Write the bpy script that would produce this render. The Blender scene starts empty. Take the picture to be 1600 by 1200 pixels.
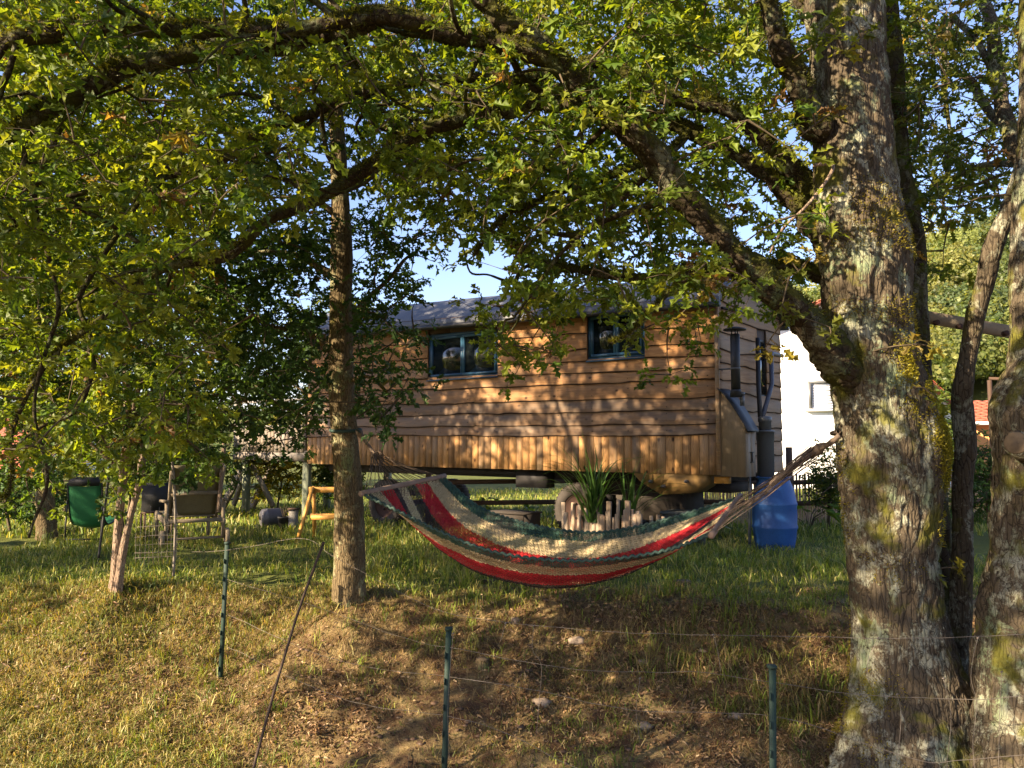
import bpy, math, random
import numpy as np
from mathutils import Matrix, Vector

random.seed(11)
rng = np.random.default_rng(11)
C = bpy.context.scene.collection
SC = bpy.context.scene

# ------------------------------------------------------------------ camera, sky, sun, exposure
F = 1256.0                      # focal length in pixels of the 1600 px wide photograph
PITCH = math.radians(4.0)
CAMZ = 1.6
cam = bpy.data.cameras.new('camera'); camo = bpy.data.objects.new('camera', cam); C.objects.link(camo)
camo.location = (0, 0, CAMZ); camo.rotation_euler = (math.pi / 2 + PITCH, 0, 0)
cam.sensor_width = 36; cam.lens = 36 * F / 1600; cam.clip_start = 0.05; cam.clip_end = 2000
SC.camera = camo

SUN = Vector((-0.80, -0.46, 0.43)).normalized()      # towards the sun
world = bpy.data.worlds.new('World'); SC.world = world; world.use_nodes = True
wn = world.node_tree; wn.nodes.clear()
wo = wn.nodes.new('ShaderNodeOutputWorld'); wb = wn.nodes.new('ShaderNodeBackground'); sky = wn.nodes.new('ShaderNodeTexSky')
sky.sky_type = 'NISHITA'; sky.sun_disc = False
sky.sun_elevation = math.asin(SUN.z); sky.sun_rotation = math.atan2(SUN.x, SUN.y)
sky.altitude = 300; sky.air_density = 1.0; sky.dust_density = 0.8; sky.ozone_density = 2.5
tn = wn.nodes.new('ShaderNodeMix'); tn.data_type = 'RGBA'; tn.blend_type = 'MULTIPLY'; tn.inputs[0].default_value = 1; tn.inputs[7].default_value = (1.10, .96, 1.04, 1)
wn.links.new(sky.outputs[0], tn.inputs[6]); wn.links.new(tn.outputs[2], wb.inputs[0]); wb.inputs[1].default_value = 0.078
wn.links.new(wb.outputs[0], wo.inputs[0])
sl = bpy.data.lights.new('sun', 'SUN'); sl.energy = 5.0; sl.angle = math.radians(0.53); sl.color = (1.0, 0.80, 0.56)
so = bpy.data.objects.new('sun', sl); C.objects.link(so); so.rotation_euler = SUN.to_track_quat('Z', 'Y').to_euler()
SC.view_settings.view_transform = 'Standard'; SC.view_settings.look = 'None'
SC.view_settings.gamma = 1.0; SC.view_settings.exposure = 2.05
SC.view_settings.use_curve_mapping = False
SC.cycles.max_bounces = 7; SC.cycles.transparent_max_bounces = 12
SC.cycles.use_denoising = True

# ------------------------------------------------------------------ helpers
def at(px, py, Y):
    """point seen at pixel (px, py) of the 1600x1200 photograph at distance Y in front"""
    dx = (px - 800) / F; dz = (600 - py) / F
    y = math.cos(PITCH) - dz * math.sin(PITCH); z = math.sin(PITCH) + dz * math.cos(PITCH)
    k = Y / y
    return np.array([dx * k, Y, CAMZ + z * k])

def hashn(ix, iy, iz):
    h = (ix * 374761393 + iy * 668265263 + iz * 2147483647 + 1274126177) & 0xffffffff
    h = ((h ^ (h >> 13)) * 1103515245) & 0xffffffff
    return ((h ^ (h >> 16)) & 0xffff) / 65535.0 * 2 - 1
def noise3(P, s=1.0, seed=0):
    P = np.asarray(P, float) * s + seed * 17.37
    i = np.floor(P).astype(np.int64); f = P - i; f = f * f * (3 - 2 * f)
    r = 0
    for a in (0, 1):
        for b in (0, 1):
            for c in (0, 1):
                w = (f[..., 0] if a else 1 - f[..., 0]) * (f[..., 1] if b else 1 - f[..., 1]) * (f[..., 2] if c else 1 - f[..., 2])
                r = r + w * hashn(i[..., 0] + a, i[..., 1] + b, i[..., 2] + c)
    return r

MATS = {}
def nodes(name):
    m = bpy.data.materials.new(name); m.use_nodes = True; nt = m.node_tree; nt.nodes.clear()
    out = nt.nodes.new('ShaderNodeOutputMaterial'); MATS[name] = m
    return m, nt, out
class NT:
    def __init__(s, name):
        s.m, s.nt, s.out = nodes(name); s.tc = None
    def n(s, t, **k):
        nd = s.nt.nodes.new(t)
        for a, v in k.items(): setattr(nd, a, v)
        return nd
    def l(s, a, b): s.nt.links.new(a, b)
    def obj(s, scale=(1, 1, 1)):
        if s.tc is None: s.tc = s.n('ShaderNodeTexCoord')
        mp = s.n('ShaderNodeMapping'); mp.inputs['Scale'].default_value = scale
        s.l(s.tc.outputs['Object'], mp.inputs[0]); return mp.outputs[0]
    def noise(s, vec, scale, detail=4, rough=.55, dist=0):
        nd = s.n('ShaderNodeTexNoise'); s.l(vec, nd.inputs['Vector']); nd.inputs['Scale'].default_value = scale
        nd.inputs['Detail'].default_value = detail; nd.inputs['Roughness'].default_value = rough
        nd.inputs['Distortion'].default_value = dist
        return nd.outputs['Fac']
    def vor(s, vec, scale, feat='F1', out='Distance'):
        nd = s.n('ShaderNodeTexVoronoi'); nd.feature = feat; s.l(vec, nd.inputs['Vector']); nd.inputs['Scale'].default_value = scale
        return nd.outputs[out]
    def ramp(s, fac, stops, interp='LINEAR'):
        r = s.n('ShaderNodeValToRGB'); r.color_ramp.interpolation = interp
        e = r.color_ramp.elements
        while len(e) < len(stops): e.new(0.5)
        for k, (p, c) in enumerate(stops):
            e[k].position = p; e[k].color = (*c, 1) if len(c) == 3 else c
        s.l(fac, r.inputs[0]); return r.outputs[0]
    def step(s, fac, a, b):
        return s.ramp(fac, [(a, (0, 0, 0)), (b, (1, 1, 1))])
    def mix(s, fac, a, b, mode='MIX'):
        m = s.n('ShaderNodeMix', data_type='RGBA', blend_type=mode)
        if isinstance(fac, (int, float)): m.inputs[0].default_value = fac
        else: s.l(fac, m.inputs[0])
        for v, i in ((a, 6), (b, 7)):
            if isinstance(v, (tuple, list)): m.inputs[i].default_value = (*v, 1)
            else: s.l(v, m.inputs[i])
        return m.outputs[2]
    def math(s, op, a, b=0.0):
        m = s.n('ShaderNodeMath', operation=op)
        for v, i in ((a, 0), (b, 1)):
            if isinstance(v, (int, float)): m.inputs[i].default_value = v
            else: s.l(v, m.inputs[i])
        return m.outputs[0]
    def bump(s, h, strength=.5, dist=.01):
        b = s.n('ShaderNodeBump'); b.inputs['Strength'].default_value = strength; b.inputs['Distance'].default_value = dist
        s.l(h, b.inputs['Height']); return b.outputs[0]
    def bsdf(s, col, rough=.8, normal=None, metal=0, spec=.3):
        p = s.n('ShaderNodeBsdfPrincipled')
        if isinstance(col, (tuple, list)): p.inputs['Base Color'].default_value = (*col, 1)
        else: s.l(col, p.inputs['Base Color'])
        if isinstance(rough, (int, float)): p.inputs['Roughness'].default_value = rough
        else: s.l(rough, p.inputs['Roughness'])
        p.inputs['Metallic'].default_value = metal; p.inputs['Specular IOR Level'].default_value = spec
        if normal is not None: s.l(normal, p.inputs['Normal'])
        return p.outputs[0]
    def done(s, sh): s.l(sh, s.out.inputs[0]); return s.m

def simple(name, col, rough=.7, var=.25, scale=6, bump=.2, metal=0, spec=.3, bscale=60):
    t = NT(name); v = t.obj()
    a = t.noise(v, scale, 5); b = t.noise(v, bscale, 3)
    c = t.mix(a, tuple(x * (1 - var) for x in col), tuple(min(1, x * (1 + var)) for x in col))
    c = t.mix(t.step(b, .55, .8), c, tuple(x * .6 for x in col))
    return t.done(t.bsdf(c, rough, t.bump(b, bump, .004), metal, spec))

def new_mesh(name, V, faces, smooth=False, col=None):
    V = np.asarray(V, np.float32).reshape(-1, 3)
    me = bpy.data.meshes.new(name)
    loops = []; starts = []; tot = []; o = 0
    for f in faces:
        f = np.asarray(f, np.int32)
        if f.size == 0: continue
        n, k = f.shape
        loops.append(f.ravel()); starts.append(o + np.arange(n) * k); tot.append(np.full(n, k)); o += n * k
    loops = np.concatenate(loops); starts = np.concatenate(starts); tot = np.concatenate(tot)
    me.vertices.add(len(V)); me.vertices.foreach_set('co', V.ravel())
    me.loops.add(len(loops)); me.loops.foreach_set('vertex_index', loops.astype(np.int32))
    me.polygons.add(len(starts)); me.polygons.foreach_set('loop_start', starts.astype(np.int32))
    me.polygons.foreach_set('loop_total', tot.astype(np.int32))
    me.update(calc_edges=True)
    if smooth: me.polygons.foreach_set('use_smooth', np.ones(len(starts), bool))
    if col is not None:
        ca = me.color_attributes.new('Col', 'FLOAT_COLOR', 'POINT')
        cc = np.ones((len(V), 4), np.float32); cc[:, :3] = col
        ca.data.foreach_set('color', cc.ravel())
    return me

class MB:
    """collects boxes, tubes and lathes, built as ONE mesh"""
    def __init__(s): s.v = []; s.q = []; s.t = []; s.n = 0
    def add(s, V, Q=(), T=()):
        V = np.asarray(V, float).reshape(-1, 3); s.v.append(V)
        if len(Q): s.q.append(np.asarray(Q) + s.n)
        if len(T): s.t.append(np.asarray(T) + s.n)
        s.n += len(V); return s
    def box(s, a, b):
        x0, y0, z0 = np.minimum(a, b); x1, y1, z1 = np.maximum(a, b)
        V = [(x, y, z) for z in (z0, z1) for y in (y0, y1) for x in (x0, x1)]
        return s.add(V, [(0, 2, 3, 1), (4, 5, 7, 6), (0, 1, 5, 4), (2, 6, 7, 3), (0, 4, 6, 2), (1, 3, 7, 5)])
    def bar(s, p, q, w, h, up=(0, 0, 1)):
        p = np.array(p, float); q = np.array(q, float); d = q - p; d /= np.linalg.norm(d)
        sd = np.cross(d, up); sd /= np.linalg.norm(sd); u = np.cross(sd, d)
        V = [e + sd * a * w / 2 + u * b * h / 2 for e in (p, q) for b in (-1, 1) for a in (-1, 1)]
        return s.add(V, [(0, 1, 3, 2), (4, 6, 7, 5), (0, 4, 5, 1), (2, 3, 7, 6), (0, 2, 6, 4), (1, 5, 7, 3)])
    def tube(s, P, R, n=8, cap=True):
        V, Q, T = tube_np(P, R, n, cap); return s.add(V, Q, T)
    def lathe(s, prof, n=24, center=(0, 0, 0), axis='z'):
        a = np.arange(n) / n * 2 * math.pi; V = []
        for r, h in prof:
            c = np.stack([r * np.cos(a), r * np.sin(a), np.full(n, h)], 1)
            if axis == 'y': c = c[:, [0, 2, 1]]
            if axis == 'x': c = c[:, [2, 0, 1]]
            V.append(c)
        V = np.concatenate(V) + np.array(center)
        Q = [(i * n + k, i * n + (k + 1) % n, (i + 1) * n + (k + 1) % n, (i + 1) * n + k) for i in range(len(prof) - 1) for k in range(n)]
        return s.add(V, Q)
    def arrays(s):
        return np.concatenate(s.v), [f for f in ([np.concatenate(s.q)] if s.q else []) + ([np.concatenate(s.t)] if s.t else [])]

def tube_np(P, R, n=8, cap=True, rough=0.0, seed=0, rfreq=6):
    P = np.asarray(P, float); m = len(P); R = np.broadcast_to(np.asarray(R, float), (m,))
    T = np.gradient(P, axis=0); T /= np.linalg.norm(T, axis=1)[:, None] + 1e-9
    ref = np.array([0, 0, 1.0]) if abs(T[:, 2]).mean() < .8 else np.array([1.0, 0, 0])
    A = np.cross(T, ref); A /= np.linalg.norm(A, axis=1)[:, None] + 1e-9; B = np.cross(T, A)
    a = np.arange(n) / n * 2 * math.pi
    D = A[:, None] * np.cos(a)[None, :, None] + B[:, None] * np.sin(a)[None, :, None]
    V = P[:, None] + D * R[:, None, None]
    if rough:
        k = 1 + rough * noise3(V, rfreq, seed) + rough * .6 * noise3(V, rfreq * 2.7, seed + 3) + rough * .35 * noise3(V, rfreq * 7, seed + 5)
        V = P[:, None] + D * (R[:, None] * k)[..., None]
    V = V.reshape(-1, 3)
    i = np.arange(m - 1)[:, None] * n; k = np.arange(n)[None]
    k2 = (k + 1) % n
    Q = np.stack([i + k, i + k2, i + n + k2, i + n + k], -1).reshape(-1, 4)
    T_ = []
    if cap:
        V = np.concatenate([V, P[:1], P[-1:]])
        kk = np.arange(n); c = m * n
        T_ = np.concatenate([np.stack([np.full(n, c), (kk + 1) % n, kk], 1), np.stack([np.full(n, c + 1), (m - 1) * n + kk, (m - 1) * n + (kk + 1) % n], 1)])
    return V, Q, T_

def spline(P, n):
    """Catmull-Rom through the rows of P (any number of columns)"""
    P = np.asarray(P, float); Q = np.vstack([2 * P[0] - P[1], P, 2 * P[-1] - P[-2]])
    out = []; m = len(P) - 1
    for t in np.linspace(0, m - 1e-6, n):
        i = int(t); f = t - i; a, b, c, d = Q[i:i + 4]
        out.append(.5 * ((2 * b) + (c - a) * f + (2 * a - 5 * b + 4 * c - d) * f * f + (3 * b - a - 3 * c + d) * f ** 3))
    return np.array(out)

def link(name, me, mat, parent=None):
    o = bpy.data.objects.new(name, me); C.objects.link(o)
    if mat is not None and len(me.materials) == 0: me.materials.append(mat)
    if parent is not None: o.parent = parent
    return o
def tag(o, label=None, cat=None, group=None, kind=None):
    if label: o['label'] = label
    if cat: o['category'] = cat
    if group: o['group'] = group
    if kind: o['kind'] = kind
    return o

class Thing:
    """an Empty at the thing's base that parents its parts; local=True: part coordinates are given in its own frame"""
    def __init__(s, name, loc, label, cat, group=None, rz=0.0):
        s.o = bpy.data.objects.new(name, None); C.objects.link(s.o)
        s.o.location = tuple(float(v) for v in loc); s.o.rotation_euler = (0, 0, rz); s.o.empty_display_size = .1
        tag(s.o, label, cat, group)
        s.M = Matrix.Translation(s.o.location) @ Matrix.Rotation(rz, 4, 'Z')
        s.I = np.array(s.M.inverted())
    def loc(s, V): return np.asarray(V, float).reshape(-1, 3) @ s.I[:3, :3].T + s.I[:3, 3]
    def raw(s, name, V, faces, mat, local=False, smooth=False, col=None, parent=None, kind=None, label=None):
        if not local: V = s.loc(V)
        o = link(name, new_mesh(name, V, faces, smooth, col), mat, parent or s.o)
        if kind: o['kind'] = kind
        if label: o['label'] = label
        return o
    def part(s, name, mb, mat, local=False, smooth=False, parent=None, kind=None, label=None):
        V, Fs = mb.arrays(); return s.raw(name, V, Fs, mat, local, smooth, None, parent, kind, label)

def copy_tree(o, parent=None):
    c = o.copy(); C.objects.link(c); c.parent = parent
    for ch in o.children: copy_tree(ch, c)
    return c

# ------------------------------------------------------------------ terrain shape
def ground_z(x, y):
    x = np.asarray(x, float); y = np.asarray(y, float)
    yc = 7.0 + .35 * np.tanh((-x - 2) / 2) - .25 * np.tanh((x - 1.2) / 1.0)
    t = np.clip((yc - y) / 2.3, 0, 1)
    drop = .77 * (1 - (1 - t) ** 1.7)
    e = np.clip((yc + .5 - y) / 1.0, 0, 1); soft = .07 * e * e * (1 - t)
    back = np.clip(y - 8, 0, 9) * .030
    P = np.stack([x, y, x * 0], -1)
    bump = .055 * noise3(P, .9, 1) + .036 * noise3(P, 2.7, 2) + .028 * noise3(P, 6, 3) + .012 * noise3(P, 13, 4)
    near = np.exp(-(np.clip(np.hypot(x, y - 8) - 14, 0, 1e9) / 6))
    hx, hy = x - 120, y - 190
    hill = 44 * np.exp(-(hx * hx / 75 ** 2 + hy * hy / 70 ** 2)) * np.clip((y - 60) / 40, 0, 1)
    hill2 = 14 * np.exp(-((x + 140) ** 2 / 120 ** 2 + (y - 260) ** 2 / 60 ** 2))
    mound = .13 * np.exp(-((x + 1.42) ** 2 + (y - 6.72) ** 2) / .40 ** 2) + .15 * np.exp(-((x + 3.55) ** 2 + (y - 7.05) ** 2) / .45 ** 2)
    return .24 - drop - soft - back + bump * near + hill + hill2 + mound
def gz(x, y): return float(ground_z(x, y))

# ------------------------------------------------------------------ materials
def mat_ground():
    t = NT('soil_and_grass'); v = t.obj()
    a = t.noise(v, .9, 5); b = t.noise(v, 5, 6, .7); c = t.noise(v, 34, 4, .7); d = t.noise(v, 120, 3, .7)
    soil = t.mix(b, (.06, .034, .02), (.17, .10, .055))
    straw = t.mix(c, (.16, .12, .05), (.36, .27, .13))
    green = t.mix(c, (.07, .09, .022), (.16, .17, .045))
    col = t.mix(t.step(b, .42, .62), soil, straw)
    # greener on the flat above the bank and on the lower left
    sep = t.n('ShaderNodeSeparateXYZ'); t.l(t.tc.outputs['Object'], sep.inputs[0])
    up = t.n('ShaderNodeMapRange'); t.l(sep.outputs[1], up.inputs[0]); up.inputs[1].default_value = 6.8; up.inputs[2].default_value = 8.2
    lf = t.n('ShaderNodeMapRange'); t.l(sep.outputs[0], lf.inputs[0]); lf.inputs[1].default_value = -1.8; lf.inputs[2].default_value = -4.0
    g = t.math('MAXIMUM', up.outputs[0], t.math('MULTIPLY', lf.outputs[0], .6))
    g = t.math('ADD', g, t.math('MULTIPLY', t.math('SUBTRACT', a, .5), 1.6))
    col = t.mix(t.step(g, .3, .7), col, green)
    col = t.mix(t.step(d, .6, .75), col, (.05, .032, .02))
    h = t.math('ADD', t.math('MULTIPLY', c, 1.0), t.math('MULTIPLY', d, .5))
    return t.done(t.bsdf(col, .95, t.bump(h, .8, .03), 0, .1))

def mat_bark(name, dark, mid, lichen, moss, lich_amt=.5, moss_amt=.45, vscale=1.0, orange=.0, topmoss=False, iso=False):
    t = NT(name)
    v = t.obj(); vs = t.obj((14 * vscale, 14 * vscale, 2.6 * vscale) if not iso else (7, 9, 9))
    fis = t.vor(vs, 2.2, 'DISTANCE_TO_EDGE'); nz = t.noise(v, 9, 6, .65); n2 = t.noise(v, 3.1, 5, .6, .3); n3 = t.noise(v, 38, 4, .7); n4 = t.noise(v, 1.9, 4, .6)
    n5 = t.noise(t.obj((1.3, .9, .8)), 5.2, 8, .74, .4)
    base = t.mix(n3, dark, mid)
    base = t.mix(t.step(fis, .0, .07), tuple(x * .55 for x in dark), base)
    crust = t.noise(v, 85, 3, .8); cr2 = t.vor(v, 42)
    big = t.math('ADD', t.noise(v, 2.3, 7, .72, .6), t.math('ADD', t.math('MULTIPLY', t.math('SUBTRACT', crust, .5), .22), t.math('MULTIPLY', t.math('SUBTRACT', .4, cr2), .10)))
    lm = t.math('MULTIPLY', t.step(n5, .56 - .12 * lich_amt, .62 - .12 * lich_amt), t.step(n3, .34, .46))
    lm2 = t.math('MAXIMUM', t.math('MULTIPLY', lm, t.step(fis, .0, .04)), t.math('MULTIPLY', t.step(big, .60 - .1 * lich_amt, .66 - .1 * lich_amt), t.step(n3, .25, .45)))
    lc = t.mix(nz, tuple(x * .6 for x in lichen), lichen)
    lc = t.mix(t.step(n4, .5, .6), lc, tuple(x * y for x, y in zip(lichen, (.5, .62, .48))))
    c = t.mix(lm2, base, lc)
    if orange: c = t.mix(t.math('MULTIPLY', t.step(n2, .62, .72), orange), c, (.30, .13, .05))
    mm = t.step(n2, .62 - .2 * moss_amt, .72 - .2 * moss_amt)
    if topmoss:
        geo = t.n('ShaderNodeNewGeometry'); sp = t.n('ShaderNodeSeparateXYZ'); t.l(geo.outputs['Normal'], sp.inputs[0])
        up = t.math('ADD', sp.outputs[2], t.math('MULTIPLY', t.math('SUBTRACT', nz, .5), 1.6))
        mm = t.math('MAXIMUM', mm, t.step(up, -.25, .25))
    mc = t.mix(t.noise(v, 60, 3, .8), tuple(x * .4 for x in moss), moss)
    c = t.mix(t.math('MULTIPLY', mm, .85), c, mc)
    h = t.math('ADD', t.math('ADD', t.math('MULTIPLY', t.step(fis, 0, .2), .6), t.math('MULTIPLY', crust, .5)), t.math('ADD', t.math('MULTIPLY', n3, .8), t.math('MULTIPLY', lm, .3)))
    return t.done(t.bsdf(c, .95, t.bump(h, .75, .016), 0, .12))

def mat_leaf(name, trans=.5):
    t = NT(name); a = t.n('ShaderNodeAttribute'); a.attribute_name = 'Col'
    c = a.outputs['Color']
    p = t.bsdf(c, .5, None, 0, .35)
    tr = t.n('ShaderNodeBsdfTranslucent')
    t.l(t.mix(1.0, c, (1.7, 1.5, .45), 'MULTIPLY'), tr.inputs[0])
    m = t.n('ShaderNodeMixShader'); m.inputs[0].default_value = trans
    t.l(p, m.inputs[1]); t.l(tr.outputs[0], m.inputs[2])
    return t.done(m.outputs[0])

def mat_wood(name, c0, c1, grey, vertical=False, axis='x', knots=True, gamt=.4, ring=False):
    """plank wood: grain along the board, tint and age vary by board through the object colour"""
    t = NT(name)
    st = {'x': (1.2, 20, 20), 'z': (20, 20, 1.2), 'y': (20, 1.2, 20)}[axis]
    oi = t.n('ShaderNodeObjectInfo')
    tc = t.n('ShaderNodeTexCoord'); t.tc = tc
    ad = t.n('ShaderNodeVectorMath', operation='ADD'); t.l(tc.outputs['Object'], ad.inputs[0])
    mu = t.n('ShaderNodeVectorMath', operation='SCALE'); mu.inputs[0].default_value = (7.3, 9.1, 5.7); t.l(oi.outputs['Random'], mu.inputs['Scale'])
    t.l(mu.outputs[0], ad.inputs[1])
    def mp(s):
        m = t.n('ShaderNodeMapping'); m.inputs['Scale'].default_value = s; t.l(ad.outputs[0], m.inputs[0]); return m.outputs[0]
    g = t.noise(mp(st), 1.6, 5, .6, .9)
    fine = t.noise(mp(tuple(x * 3 for x in st)), 2.2, 3, .6)
    w = t.n('ShaderNodeTexWave', wave_type='BANDS', bands_direction={'x': 'Z', 'z': 'X', 'y': 'Z'}[axis])
    t.l(mp({'x': (.5, 1, 1), 'z': (1, 1, .35), 'y': (1, .5, 1)}[axis]), w.inputs[0])
    w.inputs['Scale'].default_value = 26 if not ring else 14; w.inputs['Distortion'].default_value = 7 if not ring else 14
    w.inputs['Detail'].default_value = 2; w.inputs['Detail Scale'].default_value = .9
    col = t.mix(t.step(g, .3, .7), c0, c1)
    col = t.mix(t.math('MULTIPLY', t.step(w.outputs['Fac'], .55, .95), .55), col, tuple(x * .5 for x in c0))
    col = t.mix(t.math('MULTIPLY', fine, .35), col, tuple(x * .45 for x in c1))
    if knots:
        vk = t.n('ShaderNodeTexVoronoi'); t.l(mp({'x': (1, 1, 1.6), 'z': (1.6, 1, 1), 'y': (1, 1, 1.6)}[axis]), vk.inputs['Vector']); vk.inputs['Scale'].default_value = 3.3
        kk = t.ramp(vk.outputs['Distance'], [(.06, (1, 1, 1)), (.11, (.35, .35, .35)), (.14, (0, 0, 0))])
        col = t.mix(kk, col, (.075, .032, .014))
    age = t.noise(v := mp({'x': (.7, 3, 3), 'z': (3, 3, .7), 'y': (3, .7, 3)}[axis]), 1.5, 5, .7)
    age = t.math('ADD', age, t.math('MULTIPLY', t.math('SUBTRACT', oi.outputs['Random'], .5), .35))
    col = t.mix(t.math('MULTIPLY', t.step(age, .55 - .3 * gamt, .85 - .3 * gamt), .8), col, t.mix(g, tuple(x * .55 for x in grey), grey))
    col = t.mix(1.0, col, oi.outputs['Color'], 'MULTIPLY')
    h = t.math('ADD', g, t.math('MULTIPLY', fine, .5))
    return t.done(t.bsdf(col, .75, t.bump(h, .45, .006), 0, .25))

M = {}
M['ground'] = mat_ground()
M['oak_bark'] = mat_bark('oak_bark', (.048, .038, .026), (.125, .10, .066), (.34, .34, .25), (.15, .15, .022), .38, .42, 1.25, .3)
M['limb_bark'] = mat_bark('limb_bark', (.022, .017, .011), (.055, .041, .025), (.17, .17, .11), (.07, .075, .012), .3, .5, 1.4, .15, True, True)
M['slim_bark'] = mat_bark('slim_bark', (.08, .058, .03), (.19, .145, .08), (.30, .28, .16), (.13, .13, .02), .3, .22, 1.6, .1)
M['pale_bark'] = mat_bark('pale_bark', (.17, .12, .085), (.34, .25, .18), (.40, .36, .28), (.12, .12, .03), .2, .1, 1.8, .1)
M['twig'] = simple('twig_bark', (.085, .065, .04), .9, .4, 20, .3)
M['leaf'] = mat_leaf('leaf')
M['grassblade'] = mat_leaf('grass_blade', .3)
M['litter'] = mat_leaf('dry_leaf', .12)
M['plank'] = mat_wood('larch_plank', (.31, .155, .058), (.55, .315, .13), (.27, .215, .15), axis='x', gamt=.55)
M['plank_end'] = mat_wood('weathered_plank', (.27, .165, .085), (.46, .31, .18), (.30, .25, .19), axis='y', gamt=.6)
M['batten'] = mat_wood('upright_board', (.36, .18, .065), (.56, .33, .13), (.27, .21, .14), axis='z', gamt=.3, ring=True)
M['bark_edge'] = simple('live_bark_edge', (.045, .025, .015), .95, .5, 12, .4)
M['grey_wood'] = mat_wood('grey_wood', (.15, .12, .09), (.27, .22, .17), (.25, .24, .22), axis='z', gamt=.9)
M['grey_beam'] = mat_wood('grey_beam', (.17, .14, .11), (.27, .23, .19), (.27, .26, .25), axis='x', gamt=.9)
M['green_wood'] = simple('green_treated_wood', (.17, .19, .13), .85, .3, 9, .3)
M['dark_wood'] = simple('dark_stained_wood', (.075, .045, .028), .8, .3, 9, .3)
M['orange_wood'] = simple('orange_wood', (.52, .27, .06), .55, .2, 8, .15)
M['black_metal'] = simple('black_metal', (.013, .013, .013), .55, .2, 8, .05, 0, .5)
M['steel_dark'] = simple('chassis_metal', (.02, .018, .017), .7, .4, 5, .2)
M['roof'] = simple('roof_membrane', (.105, .11, .12), .55, .25, 2.2, .15, 0, .4)
M['blue_paint'] = simple('blue_frame_paint', (.022, .075, .13), .4, .2, 8, .05, 0, .5)
M['grey_plastic'] = simple('grey_plastic', (.105, .11, .112), .42, .12, 4, .03, 0, .45)
M['blue_grey_pipe'] = simple('blue_grey_pipe', (.06, .066, .09), .5, .12, 4, .03, 0, .5)
M['barrel'] = simple('blue_plastic', (.02, .085, .27), .5, .4, 3.5, .15, 0, .4)
M['rubber'] = simple('tyre_rubber', (.05, .042, .035), .9, .4, 7, .4)
M['rust'] = simple('rusty_rim', (.055, .03, .022), .9, .4, 9, .3)
M['ochre'] = simple('ochre_tank', (.20, .12, .04), .6, .25, 6, .15)
M['concrete'] = simple('concrete', (.10, .105, .10), .9, .25, 8, .3)
M['dark_box'] = simple('blackened_wood', (.04, .032, .025), .85, .4, 7, .3)
M['green_metal'] = simple('green_post_paint', (.008, .028, .018), .75, .3, 8, .1, 0, .5)
M['wire'] = simple('galvanised_wire', (.15, .13, .11), .5, .3, 12, .1, .4)
M['rod'] = simple('rusty_rod', (.05, .032, .022), .8, .4, 20, .3)
M['white_wall'] = simple('white_render', (.80, .79, .76), .9, .06, 2, .3)
M['orange_wall'] = simple('orange_render', (.62, .32, .12), .9, .08, 2, .1)
M['tile'] = simple('clay_tile', (.42, .135, .075), .8, .3, 1.2, .2)
M['white_trim'] = simple('white_trim', (.55, .56, .58), .6, .1, 4, .05)
M['shutter'] = simple('white_shutter', (.74, .74, .76), .6, .04, 4, .05)
M['reed_mat'] = simple('reed_screen', (.50, .33, .22), .9, .35, 9, .3)
M['rope'] = simple('hammock_rope', (.125, .092, .068), .9, .3, 40, .4)
M['bar_wood'] = simple('spreader_wood', (.23, .16, .12), .8, .35, 9, .35)
M['strap'] = simple('green_strap', (.03, .06, .05), .7, .2, 9, .1)
M['sling'] = simple('beige_sling', (.19, .16, .09), .85, .2, 14, .25)
M['green_sling'] = simple('green_sling', (.018, .13, .045), .6, .15, 14, .2)
M['teak'] = simple('grey_teak', (.24, .19, .125), .85, .3, 9, .3)
M['stone'] = simple('field_stone', (.26, .20, .145), .9, .35, 5, .4)
M['cut_wood'] = simple('cut_wood', (.11, .08, .048), .9, .6, 14, .3)
M['pot'] = simple('dark_pot', (.03, .03, .03), .6, .2, 9, .1)
M['pale_pot'] = simple('grey_drum', (.16, .15, .15), .5, .35, 7, .15, .2)

def mat_glass():
    t = NT('window_glass'); v = t.obj()
    n = t.noise(v, 1.5, 2)
    return t.done(t.bsdf((.012, .016, .016), .03, t.bump(n, .04, .02), 0, 1.0))
M['glass'] = mat_glass()

# ------------------------------------------------------------------ ground sheet and hill
def build_ground():
    xs = np.concatenate([-np.geomspace(600, 8, 42), np.linspace(-7.9, 6, 230), np.geomspace(6.1, 600, 46)])
    ys = np.concatenate([-np.geomspace(200, 2, 10), np.linspace(0, 4, 12), np.linspace(4.1, 9.5, 120), np.linspace(9.6, 20, 60), np.geomspace(20.5, 900, 60)])
    X, Y = np.meshgrid(xs, ys); Z = ground_z(X, Y)
    V = np.stack([X, Y, Z], -1).reshape(-1, 3); n = len(xs); m = len(ys)
    i, k = np.meshgrid(np.arange(m - 1), np.arange(n - 1), indexing='ij')
    a = (i * n + k).ravel(); Q = np.stack([a, a + 1, a + n + 1, a + n], 1)
    o = link('ground', new_mesh('ground', V, [Q], True), M['ground']); tag(o, 'grassy bank with bare brown soil and a flat lawn above it', kind='structure')
build_ground()

# ------------------------------------------------------------------ leaves
LV = np.array([(0, 0), (.33, 0), (.62, 0), (1, 0)] + [(x, y * s) for s in (1, -1) for x, y in ((.2, .17), (.30, .065), (.46, .29), (.57, .085), (.76, .25), (.86, .07))])
LT = []
for b in (4, 10):
    a_, b_, c_, d_, e_, f_ = range(b, b + 6)
    LT += [(0, a_, b_), (0, b_, 1), (1, b_, c_), (1, c_, d_), (1, d_, 2), (2, d_, e_), (2, e_, f_), (2, f_, 3)]
LT = np.array(LT)
SV = np.array([(0, 0), (1, 0)] + [(x, y * s) for s in (1, -1) for x, y in ((.3, .24), (.55, .12), (.75, .22))])
ST = []
for b in (2, 5): ST += [(0, b, b + 1), (0, b + 1, 1), (1, b + 1, b + 2)]
ST = np.array(ST)

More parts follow.
